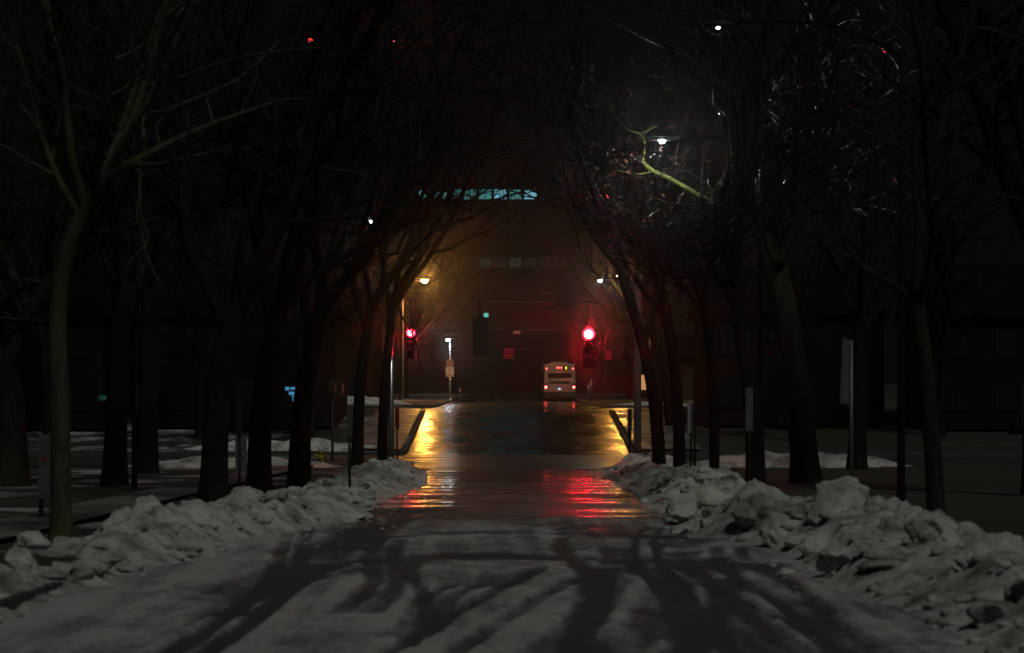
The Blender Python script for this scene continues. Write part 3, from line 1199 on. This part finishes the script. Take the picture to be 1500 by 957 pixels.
# trees further back, copied from a few grown ones
BACK = [
    ('bare tree on the lawn behind the massive forked tree', -15.5, 66), ('bare tree between the lawn sign and the hydrant', -10.4, 62),
    ('bare tree across the street behind the hydrant', -9.6, 104), ('bare tree in front of the left corner house', -15.2, 106),
    ('bare tree at the far left in front of the corner houses', -22.5, 106), ('bare tree past the upper crossing beside the snow heap on the left', -8.4, 150),
    ('bare tree on the left beyond the two-panel sign', -9.6, 196), ('bare tree far up the hill on the left', -8.6, 240),
    ('bare tree on the right lawn behind the slim front tree', 10.6, 44), ('bare tree on the right lawn behind the row', 10.4, 66),
    ('bare tree in front of the right corner house', 13.5, 105), ('bare tree at the far right in front of the corner houses', 21.0, 107),
    ('bare tree past the upper crossing on the right', 9.4, 146), ('bare tree on the right beside the far bus', 10.5, 184),
    ('bare tree far up the hill on the right', 9.8, 238), ('bare tree on the left behind the thick trunks', -9.2, 50.5),
]
bp = [make_tree(BACK[k][0], [Vector((0, 0, .0)), Vector((.05, 0, 1.4)), Vector((.1, .1, 2.8)), Vector((.2, .1, 4.2))], .26, .17, 60 + k, nlimb=6, L=7.0,
                tunnel=False, tk=.9, group='background trees', minr=.008) for k in range(3)]
for k, (lab, x, y) in enumerate(BACK):
    o = bp[k] if k < 3 else copy_tree(bp[k % 3])
    o.location = (x, y, float(prof(y)) + .08)
    o.rotation_euler.z = k * 2.1 if k >= 3 else k * .7
    sc_ = 1.0 + .22 * math.sin(k * 1.7) + (.15 if y > 120 else 0)
    o.scale = (sc_, sc_, sc_ * 1.08)
    tag(o, lab, 'tree', 'background trees')


# ------------------------------------------------------------------ street lamps
def street_lamp(label, head, foot, lens, head_len=.75, pole='steel', drop=True, group='street lamps', r=.075, lens_r=.12):
    """head: where the lamp hangs; foot: (x, y) of its pole"""
    hx, hy, hz = head
    fx, fy = foot
    g = float(prof(fy)) + .02
    t = thing('street_lamp', label, 'street lamp', (fx, fy, g), 0, group)
    L = lambda p: (p[0] - fx, p[1] - fy, p[2] - g)
    top = hz - .35
    MB().lathe([(r * 2.2, 0), (r * 2.2, .06), (r * 1.3, .14), (r, .5), (r * .62, top - g)], 12).build('pole', pole, t, True)
    d = Vector((hx - fx, hy - fy, 0))
    arm = [L((fx, fy, top - .1)), L((fx + d.x * .35, fy + d.y * .35, hz + .05)), L((fx + d.x * .7, fy + d.y * .7, hz + .14)), L((hx, hy, hz + .1))]
    MB().tube(smooth_path(arm, 10), r * .45, 8).build('arm', pole, t, True)
    u = d.normalized() if d.length > .01 else Vector((1, 0, 0))
    side = Vector((-u.y, u.x, 0))
    mb = MB()
    vs_, fs = [], []
    secs = [(-head_len * .55, .06, .03), (-head_len * .25, .13, .07), (head_len * .2, .16, .08), (head_len * .5, .08, .04)]
    c0 = Vector(L((hx, hy, hz)))
    for (o, w, h) in secs:
        for (a, b_) in ((-1, .0), (-.7, 1), (.7, 1), (1, .0), (.6, -.35), (-.6, -.35)):
            vs_.append(c0 + u * o + side * (a * w) + Vector((0, 0, .06 + b_ * h)))
    for i in range(3):
        for k in range(6):
            fs.append((i * 6 + k, i * 6 + (k + 1) % 6, (i + 1) * 6 + (k + 1) % 6, (i + 1) * 6 + k))
    fs += [tuple(range(6))[::-1], tuple(18 + k for k in range(6))]
    mb.add(vs_, fs).build('lamp_head', 'dark_metal', t, True)
    z0 = c0.z + .035
    k_ = lens_r
    MB().lathe([(k_, z0), (k_ * .93, z0 - k_ * .35), (k_ * .6, z0 - k_ * .75), (k_ * .12, z0 - k_ * .9)], 16, at=(c0.x + u.x * .04, c0.y + u.y * .04, 0)).build('lens', lens, t, True)
    return t


street_lamp('white street lamp half hidden at the top right above the near trees', wp(1055, 43, 39.3), (7.0, 39.3), 'led_lens_dim', lens_r=.035, pole='pole_black', head_len=.5)
street_lamp('bright white street lamp lighting the lichen-covered limb', wp(972, 208, 55.6), (6.3, 55.6), 'led_lens_bright', pole='pole_black', lens_r=.07)
street_lamp('white street lamp past the crossing on the right above the red signal', wp(880, 412, 111), (7.6, 111), 'led_lens', pole='pole_black', lens_r=.085)
street_lamp('small white street lamp high in the left trees', wp(545, 325, 78), (-7.2, 73.2), 'led_lens', lens_r=.10, pole='pole_black')
street_lamp('orange sodium street lamp above the left red signal', wp(621, 411, 172), (-8.6, 172), 'sodium_lens_strong', lens_r=.26, head_len=1.1)
street_lamp('orange sodium street lamp hidden behind the right trees', Vector((8.35, 168, 12.7)), (10.6, 168), 'sodium_lens', lens_r=.26, head_len=1.1)
street_lamp('cold white lamp on a wet metal pole beside the two-panel sign', wp(657, 498, 176), (-4.98, 176), 'cold_lens', pole='galvanised', lens_r=.16, r=.09, head_len=1.0)


# ------------------------------------------------------------------ signals on the span wire
YW = 75.0
sw = F / YW


def traffic_signal(label, px, py, facing=-1, lit=True, Y=YW, wire_y=442, plate=False, scale=1.0, lens='red_lens', which=0, group='traffic signals'):
    """py: row of the lit (top) lens; facing -1 = toward the camera"""
    c = wp(px, py, Y)
    s_ = F / Y
    t = thing('traffic_signal', label, 'traffic signal', c, 0 if facing < 0 else PI, group)
    k = scale
    h = MB().box(-.17 * k, .17 * k, -.02, .2 * k, -.90 * k, .19 * k, .03).build('housing', 'signal_black', t)
    if plate:
        MB().box(-.26 * k, .26 * k, .03, .05, -1.02 * k, .30 * k).build('backplate', 'signal_black', t)
    for n in range(3):
        z = -.355 * n * k
        MB().lathe([(.15 * k, -.02), (.145 * k, -.045), (.10 * k, -.075), (.02, -.085)], 20, 'Y', (0, 0, z)).build('lens', lens if (lit and n == which) else 'lens_off', t, True)
        v = MB()
        vs_, fs = [], []
        N = 18
        for j in range(N + 1):
            a = math.radians(-35) + math.radians(250) * j / N
            for (yy, rr) in ((-.02, .165), (-.27, .17), (-.27, .158), (-.02, .153)):
                drop = 0
                vs_.append((rr * k * math.cos(a), yy * k * (1 if yy > -.1 else (.72 + .28 * math.sin(max(a, 0) if a < PI else PI - .0))), z + rr * k * math.sin(a)))
        for j in range(N):
            for m_ in range(4):
                fs.append((j * 4 + m_, j * 4 + (m_ + 1) % 4, (j + 1) * 4 + (m_ + 1) % 4, (j + 1) * 4 + m_))
        v.add(vs_, fs).build('visor', 'signal_black', h, True)
    zt = (py - wire_y) / s_
    MB().tube([(0, .1, .15), (0, .1, zt + .03)], .025, 8).box(-.06, .06, .04, .16, zt - .06, zt + .03).build('hanger', 'dark_metal', t)
    return t


traffic_signal('left traffic signal showing red, crossed by a dark branch', 602, 488)
traffic_signal('right traffic signal showing a large glaring red light', 862, 490, scale=1.33, lens='red_lens_glaring')
traffic_signal('dark traffic signal hanging back-on between the two red ones', 703, 478, facing=1, lit=False, plate=True)
traffic_signal('far traffic signal glimmering green through twigs', 712, 462, Y=150, wire_y=448, lens='green_lens', which=0, plate=True, scale=1.15)


def pole(name, label, px, base, top, Y, r, mat='steel', cat='pole'):
    p = wp(px, base, Y)
    g = float(prof(Y))
    tp = wp(px, top, Y).z
    t = thing(name, label, cat, (p.x, Y, g))
    MB().lathe([(r * 1.25, 0), (r * 1.2, .3), (r, .4), (r * .85, tp - g)], 14).build('shaft', mat, t, True)
    MB().lathe([(r * 2, .0), (r * 2, .05), (r * 1.6, .09)], 14).build('base_plate', mat, t)
    MB().lathe([(r * 1.0, tp - g), (r * .8, tp - g + .06), (r * .2, tp - g + .1)], 14).build('cap', mat, t)
    return t, p


pole('signal_pole', 'grey steel pole at the left corner carrying the span wires', 573, 688, 415, YW, .10, 'galvanised')
pole('utility_pole', 'dark wooden pole at the right corner carrying the span wires', 934, 688, 412, YW, .135, 'wood_pole')


def wire(label, y0, y1, sag, x0=573, x1=934, Y=YW, r=.011, ext=0):
    a, b_ = wp(x0, y0, Y), wp(x1, y1, Y)
    pts = []
    for k in range(25):
        u = k / 24
        p = a.lerp(b_, u)
        p.z -= sag * 4 * u * (1 - u)
        pts.append(p)
    mb = MB().tube(pts, r, 6)
    o = mb.build('overhead_wire', 'wire')
    tag(o, label, 'wire', 'wires over the crossing')


wire('topmost overhead wire across the street', 428, 426, .12)
wire('overhead wire from which the signals hang', 438, 438, .10, r=.016)
wire('thick overhead wire passing behind the red lights', 482, 482, .06, Y=YW + .6, r=.016)
wire('lowest overhead wire below the red lights', 508, 510, .06, Y=YW + .45, r=.011)
for (y, lab) in ((450, 'faint far wire beyond the crossing'), (466, 'second faint far wire beyond the crossing')):
    p0, p1 = wp(520, y + 6, 140), wp(985, y - 4, 140)
    tag(MB().tube([p0.lerp(p1, k / 16) - Vector((0, 0, .3 * 4 * k / 16 * (1 - k / 16))) for k in range(17)], .014, 5).build('overhead_wire', 'wire'), lab, 'wire', 'wires over the crossing')


def hung_sign(label, px, py, w, h, mat, Y=YW + .45, wire_y=508):
    c = wp(px, py, Y)
    s_ = F / Y
    t = thing('hanging_sign', label, 'sign', c)
    MB().box(-w / 2, w / 2, -.012, .012, -h / 2, h / 2, .008).build('panel', mat, t)
    zt = (py - wire_y) / s_
    for sx in (-.6, .6):
        MB().box(sx * w / 2 - .012, sx * w / 2 + .012, .014, .03, h / 2 - .08, zt + .03).build('clamp', 'dark_metal', t)
    return t


hung_sign('square sign with red light painted in, hanging from the lowest wire mid-street', 745, 518, .36, .36, 'sign_redlit')
hung_sign('sign with red light painted in, hanging beside the right red light', 891, 520, .22, .34, 'sign_redlit')
hung_sign('small flat sign with pink light painted in, on the wire above the square one', 757, 487, .25, .12, 'sign_pinklit', Y=YW + .6, wire_y=482)


# ------------------------------------------------------------------ posts and signs
def sign_post(label, px, base, Y, panel, mat='sign_white', post_r=.03, post='steel', rot=0, marks=0, tilt=0, name='sign_post', posts=1, group=None, ground=None):
    """panel: pixel rectangle (x0, y0, x1, y1) of the panel; None for a bare post given its top row"""
    s_ = F / Y
    x0, y0, x1, y1 = panel
    cx = (x0 + x1) / 2 if posts > 1 else px
    g = float(prof(Y)) + .05 if ground is None else ground
    p = wp(cx, base, Y)
    t = thing(name, label, 'sign', (p.x, Y, g), 0, group)
    w, h = (x1 - x0) / s_, (y1 - y0) / s_
    zt = wp(0, y0, Y).z - g
    zb = wp(0, y1, Y).z - g
    ox = ((x0 + x1) / 2 - cx) / s_
    W = w / max(math.cos(rot), .12) if rot else w
    pm = MB().box(-W / 2, W / 2, -.012, .012, zb - (zt + zb) / 2, zt - (zt + zb) / 2, .006).build('panel', mat, t)
    pm.location = (ox, -post_r - .02, (zt + zb) / 2)
    pm.rotation_euler = (0, tilt, rot)
    mr_ = random.Random(int(px))
    for k in range(marks * 2):
        z = (zt - zb) * (.46 - .92 * (k + .5) / (marks * 2))
        hh = (zt - zb) / (marks * 2) * mr_.uniform(.16, .34)
        ww, oo = W * mr_.uniform(.10, .34), W * mr_.uniform(-.1, .1)
        MB().box(oo - ww, oo + ww, -.0155, -.0125, z - hh, z + hh).build('marking', 'ink', pm)
    for k in range(posts):
        xo = 0 if posts == 1 else (-.38 + .76 * k) * W
        MB().tube([(xo, 0, -.3), (xo, 0, (zt - .03) if posts > 1 or True else zt)], post_r, 8).build('post', post, t, True)
    return t


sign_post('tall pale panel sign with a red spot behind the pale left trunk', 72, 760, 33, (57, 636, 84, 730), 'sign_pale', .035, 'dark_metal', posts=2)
o = [c for c in bpy.data.objects if c.get('label', '').startswith('tall pale panel')][0]
pnl = [c for c in o.children if c.name.startswith('panel')][0]
MB().lathe([(.045, -.016), (.045, -.0125)], 16, 'Y', (-.04, 0, .12)).build('red_spot', 'faded_red', pnl)

# street-name post with an edge-on stop sign
Y = 62.0
p = wp(163, 700, Y)
t = thing('street_sign', 'green street-name blade on a thin post above the left lawn', 'sign', (p.x, Y, .1))
zz = lambda py: wp(0, py, Y).z - .1
MB().tube([(0, 0, -.3), (0, 0, zz(569))], .028, 8).build('post', 'steel', t, True)
bl = MB().box(-.36, .36, -.05, -.034, zz(587), zz(579), .004).build('name_blade', 'sign_green', t)
for k in range(8):
    x = -.26 + .068 * k
    MB().box(x, x + .042, -.0535, -.0505, zz(584.8), zz(582.2 - (.7 if k in (0, 3, 7) else 0))).build('lettering', 'sign_white', bl)
stop = MB()
ring = [(.30 * math.cos(PI / 8 + k * PI / 4), .30 * math.sin(PI / 8 + k * PI / 4)) for k in range(8)]
stop.add([(-.006, a, b_) for a, b_ in ring] + [(.006, a, b_) for a, b_ in ring], [tuple(range(8))[::-1], tuple(range(8, 16))] + [(k, (k + 1) % 8, 8 + (k + 1) % 8, 8 + k) for k in range(8)])
so = stop.build('stop_plate', 'sign_pale', t)
so.location = (.07, -.04, zz(612))
so.rotation_euler.z = .22
so2 = so.copy()
col.objects.link(so2)
so2.location = (-.09, -.04, zz(610))

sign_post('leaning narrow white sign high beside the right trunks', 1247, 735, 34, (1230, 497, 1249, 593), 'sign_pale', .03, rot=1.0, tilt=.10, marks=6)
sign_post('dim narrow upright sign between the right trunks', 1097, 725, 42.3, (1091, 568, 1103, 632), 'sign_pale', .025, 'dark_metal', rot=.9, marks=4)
sign_post('narrow white sign with dark lettering right of the arching trees', 1012, 715, 52, (1007, 588, 1014, 635), 'sign_white', .03, 'dark_metal', rot=1.05, marks=5)
sign_post('square dark sign back on two legs beside the narrow lettered sign', 1030, 722, 51, (1014, 592, 1044, 618), 'dark_metal', .03, 'dark_metal', posts=2)
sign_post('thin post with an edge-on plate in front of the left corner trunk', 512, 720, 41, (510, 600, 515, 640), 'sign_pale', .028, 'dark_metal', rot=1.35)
sign_post('thin black post at the left corner beside the steel pole', 582, 695, 66, (580, 598, 584, 630), 'dark_metal', .025, 'dark_metal', rot=1.35)
sign_post('thin dark post between the thick left trunks', 351, 755, 36.5, (349, 588, 354, 640), 'dark_metal', .026, 'dark_metal', rot=1.35)
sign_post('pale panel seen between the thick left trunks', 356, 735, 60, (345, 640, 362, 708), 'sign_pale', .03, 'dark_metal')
sign_post('thin post with an edge-on plate in front of the hill street on the right', 922, 690, 72, (919, 600, 925, 640), 'dark_metal', .045, 'dark_metal', rot=1.3)
sign_post('thin post right of the dark wooden pole', 956, 695, 68, (954, 618, 958, 650), 'dark_metal', .022, 'dark_metal', rot=1.3)
# two-panel sign below the cold lamp
Y = 174
sign_post('white sign with a brown upper panel below the cold lamp', 658.5, 584, Y, (653, 538, 665, 552), 'sign_white', .06, 'galvanised', marks=2)
o = [c for c in bpy.data.objects if c.get('label', '').startswith('white sign with a brown')][0]
s_ = F / Y
g = o.location.z
MB().box(-5 / s_, 6 / s_, -.10, -.075, wp(0, 537.5, Y).z - g, wp(0, 527, Y).z - g).build('brown_panel', 'sign_brown', o)
for (px, b_, tp, lab) in ((674, 582, 561, 'short pale post at the upper left kerb'), (862, 587, 558, 'green-tinged post beside the bus on the right'), (866, 587, 553, 'taller pale post beside the bus on the right')):
    Y = 172 if px < 700 else 168
    pt = wp(px, b_, Y)
    t = thing('marker_post', lab, 'post', (pt.x, Y, float(prof(Y)) + .02), group='short posts by the upper street')
    hgt = (b_ - tp) / (F / Y)
    MB().lathe([(.07, 0), (.07, hgt - .05), (.045, hgt)], 10).build('shaft', 'galvanised', t, True)
    MB().lathe([(.075, hgt * .72), (.078, hgt * .74), (.078, hgt * .86), (.075, hgt * .88)], 10).build('reflective_band', 'sign_white', t)

# fire hydrant
p = wp(470, 686, 71)
t = thing('fire_hydrant', 'yellow fire hydrant with a pale cap on the left corner', 'fire hydrant', (p.x, 71, .12))
MB().lathe([(.15, 0), (.15, .04), (.10, .05), (.10, .45), (.125, .46), (.125, .50), (.11, .52)], 18).build('barrel', 'hydrant', t, True)
MB().lathe([(.11, .52), (.10, .58), (.06, .63), (.03, .64), (.03, .69), (.0, .69)], 18).build('bonnet', 'hydrant_cap', t, True)
for sx in (-1, 1):
    MB().lathe([(.05, sx * .08), (.05, sx * .15), (.06, sx * .155), (.06, sx * .18), (.02, sx * .19)], 12, 'X', (0, 0, .36)).build('side_nozzle', 'hydrant', t, True)
MB().lathe([(.065, -.08), (.065, -.15), (.075, -.155), (.075, -.18), (.02, -.19)], 12, 'Y', (0, 0, .32)).build('pumper_nozzle', 'hydrant', t, True)

# pedestrian signal whose red hand lights the side street
p = wp(487, 568, 88)
t = thing('pedestrian_signal', 'hooded pedestrian signal glowing dull red behind the left trunks', 'signal', (p.x, 88, 0))
MB().lathe([(.08, 0), (.06, .1), (.05, 3.3)], 10).build('pole', 'dark_metal', t, True)
h = MB().box(-.16, .16, -.2, .2, 2.7, 3.15, .02).build('housing', 'signal_black', t)
MB().box(.161, .17, -.15, .15, 2.76, 3.09).build('hand_lens', 'hand_signal', t)
MB().box(.16, .42, -.2, -.185, 2.68, 3.16).box(.16, .42, .185, .2, 2.68, 3.16).box(.16, .42, -.185, .185, 3.145, 3.16).build('hood', 'signal_black', h)

# lit blue sign and stray lights behind the left trunks
p = wp(427, 577, 108)
t = thing('lit_sign', 'blue lit sign glimpsed left of the thick flared trunk', 'sign', (p.x, 108, float(prof(108))))
MB().tube([(0, 0, 0), (0, 0, p.z - float(prof(108)) - .3)], .06, 8).build('post', 'dark_metal', t)
cab = MB().box(-.38, .38, -.1, .1, p.z - float(prof(108)) - .45, p.z - float(prof(108)) + .4, .03).build('cabinet', 'dark_metal', t)
zc = p.z - float(prof(108))
for (x0, x1, z0, z1) in ((-.30, -.10, .16, .34), (-.04, .30, .20, .33), (-.12, .16, -.06, .10), (.02, .28, -.18, -.10), (.06, .22, -.38, -.24)):
    MB().box(x0, x1, -.112, -.102, zc + z0, zc + z1).build('lit_patch', 'blue_panel', cab)  # lit face split into patches, as branches in front would break it


# ------------------------------------------------------------------ the bus
Y = 181.0
bx = wp(820, 588, Y).x
g = float(prof(Y))
slope = math.atan((float(prof(Y + 10)) - g) / 10)
bus = thing('city_bus', 'pale city bus seen from behind, driving up the hill with red tail lights', 'bus', (bx, Y, g + .005))
bus.rotation_euler.x = slope
W, HT, LEN = 2.62, 3.12, 12.0
# body: rounded cross-section extruded along y
prof_b = [(-W / 2, .62), (-W / 2, 2.55), (-W / 2 + .05, 2.86), (-W / 2 + .18, 3.04), (-W / 2 + .42, HT), (W / 2 - .42, HT), (W / 2 - .18, 3.04), (W / 2 - .05, 2.86), (W / 2, 2.55), (W / 2, .62)]
mb = MB()
ny = [0, .06, .16, 5, LEN - .3, LEN]
ins = [.93, .985, 1, 1, 1, .95]
vs_, fs = [], []
for yy, kk in zip(ny, ins):
    for (x, z) in prof_b:
        vs_.append((x * kk, yy, .62 + (z - .62) * (1 - (1 - kk) * .45)))
n_ = len(prof_b)
for i_ in range(len(ny) - 1):
    for k in range(n_):
        fs.append((i_ * n_ + k, i_ * n_ + (k + 1) % n_, (i_ + 1) * n_ + (k + 1) % n_, (i_ + 1) * n_ + k))
fs += [tuple(range(n_)), tuple((len(ny) - 1) * n_ + k for k in range(n_))[::-1]]
mb.add(vs_, fs)
body = mb.build('body', 'bus_body', bus)
MB().box(-W / 2 + .02, W / 2 - .02, -.09, .5, .28, .80, .04).build('rear_bumper', 'bus_black', bus)
MB().box(-W / 2 + .03, W / 2 - .03, .5, LEN - .2, .30, .64).build('skirt', 'bus_black', bus)
MB().box(-.98, .98, -.02, .05, 1.92, 2.34, .03).build('rear_window', 'bus_glass', bus)
MB().box(-1.05, 1.05, -.012, .04, .95, 1.72, .02).build('engine_hatch', 'bus_body', bus)
for k in range(6):
    MB().box(-.8, .8, -.028, -.012, 1.44 + k * .04, 1.46 + k * .04).build('vent_slat', 'bus_black', bus)
for sx in (-1, 1):
    MB().lathe([(.09, -.05), (.085, -.07), (.05, -.085), (.01, -.09)], 16, 'Y', (sx * 1.16, .04, 1.16)).build('tail_light', 'tail_red', bus, True)
    MB().lathe([(.09, -.02), (.085, -.04), (.01, -.05)], 16, 'Y', (sx * 1.16, .02, 1.40)).build('reflector', 'reflector_dark', bus, True)
    MB().lathe([(.05, -.03), (.045, -.045), (.01, -.05)], 12, 'Y', (sx * 1.1, .02, 2.70)).build('marker_light', 'marker_red', bus, True)
for k in (-1, 0, 1):
    MB().lathe([(.045, -.03), (.04, -.05), (.01, -.055)], 12, 'Y', (-.05 + k * .16, .01, 2.78)).build('marker_light', 'marker_red', bus, True)
ds = MB().box(.30, .75, -.03, .04, 2.62, 2.88, .01).build('route_display', 'bus_black', bus)
MB().box(.47, .575, -.038, -.031, 2.655, 2.845).build('route_number', 'marker_amber', ds)
MB().box(-.26, .16, -.14, -.092, .84, 1.0, .006).build('number_plate', 'sign_white', bus)
MB().box(-.11, .05, -.13, -.09, 1.01, 1.05).build('plate_light', 'plate_blue', bus)
for sx in (-1, 1):
    for k in range(6):
        xw = sx * (W / 2 - .004)
        MB().box(min(xw, xw + sx * .012), max(xw, xw + sx * .012), 1.2 + k * 1.65, 2.65 + k * 1.65, 1.55, 2.45).build('side_window', 'bus_glass', bus)
    for yy in (2.6, 9.2):
        wh = MB().lathe([(.30, sx * .88), (.47, sx * .9), (.5, sx * .96), (.5, sx * 1.14), (.47, sx * 1.2), (.3, sx * 1.2)], 22, 'X', (0, yy, .5)).build('wheel', 'rubber', bus, True)
        MB().lathe([(.29, sx * 1.18), (.29, sx * 1.205), (.1, sx * 1.215), (.08, sx * 1.25)], 16, 'X', (0, yy, .5)).build('rim', 'steel', wh, True)
    MB().tube([(sx * 1.28, LEN - .4, 2.3), (sx * 1.5, LEN - .1, 2.2), (sx * 1.55, LEN - .1, 2.0)], .025, 6).box(sx * 1.55 - .1, sx * 1.55 + .1, LEN - .16, LEN - .06, 1.55, 2.02, .02).build('mirror', 'bus_black', bus)
MB().box(-.7, .7, 1.5, 4.2, HT - .005, HT + .16, .04).build('roof_unit', 'bus_body', bus)
MB().box(-W / 2 + .02, -W / 2 + .06, 0.0, 5, HT - .14, HT + .06).box(W / 2 - .06, W / 2 - .02, 0, 5, HT - .14, HT + .06).build('roof_rail', 'bus_body', bus)


# ------------------------------------------------------------------ houses and the tall building
def house(label, x, y, w, d, h, roof, wall, lit=None, rz=0):
    g = float(prof(y)) - .1
    t = thing('house', label, 'house', (x, y, g), rz, 'houses behind the trees')
    MB().box(-w / 2, w / 2, -d / 2, d / 2, 0, h).build('wall', wall, t)
    e = .35
    rf = MB().add([(-w / 2 - e, -d / 2 - e, h), (w / 2 + e, -d / 2 - e, h), (w / 2 + e, d / 2 + e, h), (-w / 2 - e, d / 2 + e, h),
                   (-w / 2 - e, 0, h + roof), (w / 2 + e, 0, h + roof)], [(0, 1, 5, 4), (2, 3, 4, 5), (1, 2, 5), (3, 0, 4), (3, 2, 1, 0)]).build('roof', 'shingle', t)
    MB().box(w * .2, w * .2 + .7, -.3, .4, h + roof * .5, h + roof + .8).build('chimney', 'house_wall_b', rf)
    dr = MB().box(-.5, .5, -d / 2 - .05, -d / 2 - .003, .25, 2.35).build('door', 'dark_metal', t)
    MB().lathe([(.04, -.06), (.04, -.1), (.01, -.11)], 8, 'Y', (.36, -d / 2, 1.25)).build('handle', 'steel', dr)
    MB().box(-1.1, 1.1, -d / 2 - 1.2, -d / 2 - .06, 0, .22).build('step', 'concrete', t)
    k = 0
    for fl in range(int(h // 2.7)):
        for j in range(4):
            xx = -w / 2 + w * (j + .5) / 4
            if fl == 0 and abs(xx) < 1.2:
                continue
            z0 = .9 + fl * 2.7
            wn = MB().box(xx - .58, xx + .58, -d / 2 - .06, -d / 2 - .003, z0 - .08, z0 + 1.38).build('window', 'house_trim', t)
            MB().box(xx - .5, xx - .02, -d / 2 - .075, -d / 2 - .062, z0, z0 + 1.3).box(xx + .02, xx + .5, -d / 2 - .075, -d / 2 - .062, z0, z0 + 1.3).build('pane', lit[1] if lit and k in lit[0] else 'dark_glass', wn)
            k += 1
    return t


house('dark corner house left of the hill street', -13.5, 115, 9, 9, 5.6, 2.8, 'house_wall_a')
house('dark house at the far left beyond the lawn', -25.5, 114, 10, 9, 5.6, 3.0, 'house_wall_b')
house('dark corner house right of the hill street', 14.5, 116, 9, 9, 5.6, 2.8, 'house_wall_b')
house('dark house at the far right beyond the crossing', 26.0, 114, 10, 9, 5.6, 3.0, 'house_wall_a')
house('dark house past the upper crossing on the left', -13.5, 156, 9, 9, 5.6, 2.8, 'house_wall_a')
house('low house with lit windows right of the bus', 15.5, 196, 10, 9, 3.6, 2.4, 'house_wall_b', lit=((0, 1, 2), 'warm_pane'))

Y = 250.0
g = float(prof(Y))
s_ = F / Y
xa, xb = wp(545, 0, Y).x, wp(965, 0, Y).x
zt = wp(0, 268, Y).z - g
bld = thing('tall_building', 'tall dark building with a teal-lit top floor seen through branches', 'building', ((xa + xb) / 2, Y, g))
hw = (xb - xa) / 2
MB().box(-hw, hw, 0, 14, -1, zt).build('wall', 'concrete', bld)
MB().box(-hw - .15, hw + .15, -.15, 14.15, zt, zt + .35).build('parapet', 'concrete', bld)
nW = 19
for fl in range(8):
    z1 = wp(0, 278, Y).z - g - fl * 2.6
    z0 = z1 - 1.1
    if z0 < 3:
        break
    for j in range(nW):
        x0 = -hw + 2 * hw * (j + .10) / nW
        x1 = -hw + 2 * hw * (j + .90) / nW
        wn = MB().box(x0 - .06, x1 + .06, -.07, -.003, z0 - .07, z1 + .07).build('window', 'dark_metal', bld)
        mt = 'dark_glass'
        if fl == 0 and 3 <= j <= 10:
            mt = 'teal_pane_blue' if j in (8, 10) else 'teal_pane'
        if fl == 3:
            mt = {7: 'green_pane', 9: 'green_pane', 8: 'grey_pane', 10: 'grey_pane', 11: 'grey_pane', 12: 'grey_pane'}.get(j, mt)
        xm = (x0 + x1) / 2
        MB().box(x0, xm - .03, -.085, -.072, z0, z1).box(xm + .03, x1, -.085, -.072, z0, z1).build('pane', mt, wn)

# lattice masts with red obstruction lights
def mast(label, px, py, Y, lens, fat=1.0, extra=None):
    p = wp(px, py, Y)
    g = float(prof(Y))
    t = thing('radio_mast', label, 'mast', (p.x, Y, g), group='masts with red obstruction lights')
    H_ = p.z - g
    for k in range(3):
        a = 2 * PI * k / 3
        MB().tube([(math.cos(a) * .5, math.sin(a) * .5, 0), (math.cos(a) * .12, math.sin(a) * .12, H_ - .25)], .035, 6).build('leg', 'dark_metal', t)
    n = 14
    mb = MB()
    for j in range(n):
        for k in range(3):
            a, b_ = 2 * PI * k / 3, 2 * PI * (k + 1) / 3
            r0 = .5 - .38 * j / n
            r1 = .5 - .38 * (j + 1) / n
            z0, z1 = (H_ - .25) * j / n, (H_ - .25) * (j + 1) / n
            mb.tube([(math.cos(a) * r0, math.sin(a) * r0, z0), (math.cos(b_) * r1, math.sin(b_) * r1, z1)], .018, 4)
    mb.build('lattice', 'dark_metal', t)
    MB().box(-.16, .16, -.16, .16, H_ - .27, H_ - .2).build('top_plate', 'dark_metal', t)
    MB().lathe([(.1 * fat, -.19 + H_), (.12 * fat, -.1 + H_), (.1 * fat, .02 + H_), (.03, .1 + H_)], 12).build('beacon', lens, t, True)


mast('tall mast with the brightest red light against the sky', 575, 57, 150, 'obstruction_red', 1.5)
mast('mast with a blurred red light left of the brightest one', 455, 58, 146, 'obstruction_dim', 1.5)
mast('mast with a faint red light at the top left', 110, 60, 148, 'obstruction_dim')
mast('short mast with a faint red light above the left white lamp', 490, 245, 152, 'obstruction_dim', 1.2)

# ------------------------------------------------------------------ the night air: one closed box of thin mist
hz = MB().box(-640, 640, -60, 1040, -1.2, 36)
m = bpy.data.materials.new('haze')
m.use_nodes = True
nt = m.node_tree
for n in list(nt.nodes):
    if n.type == 'BSDF_PRINCIPLED':
        nt.nodes.remove(n)
pv = nt.nodes.new('ShaderNodeVolumePrincipled')
pv.inputs['Color'].default_value = (.95, .93, .92, 1)
pv.inputs['Density'].default_value = .0006
pv.inputs['Anisotropy'].default_value = .965
out = [n for n in nt.nodes if n.type == 'OUTPUT_MATERIAL'][0]
nt.links.new(pv.outputs['Volume'], out.inputs['Volume'])
M['haze'] = m
tag(hz.build('haze', 'haze'), 'thin night mist hanging over the whole street', 'haze', kind='stuff')
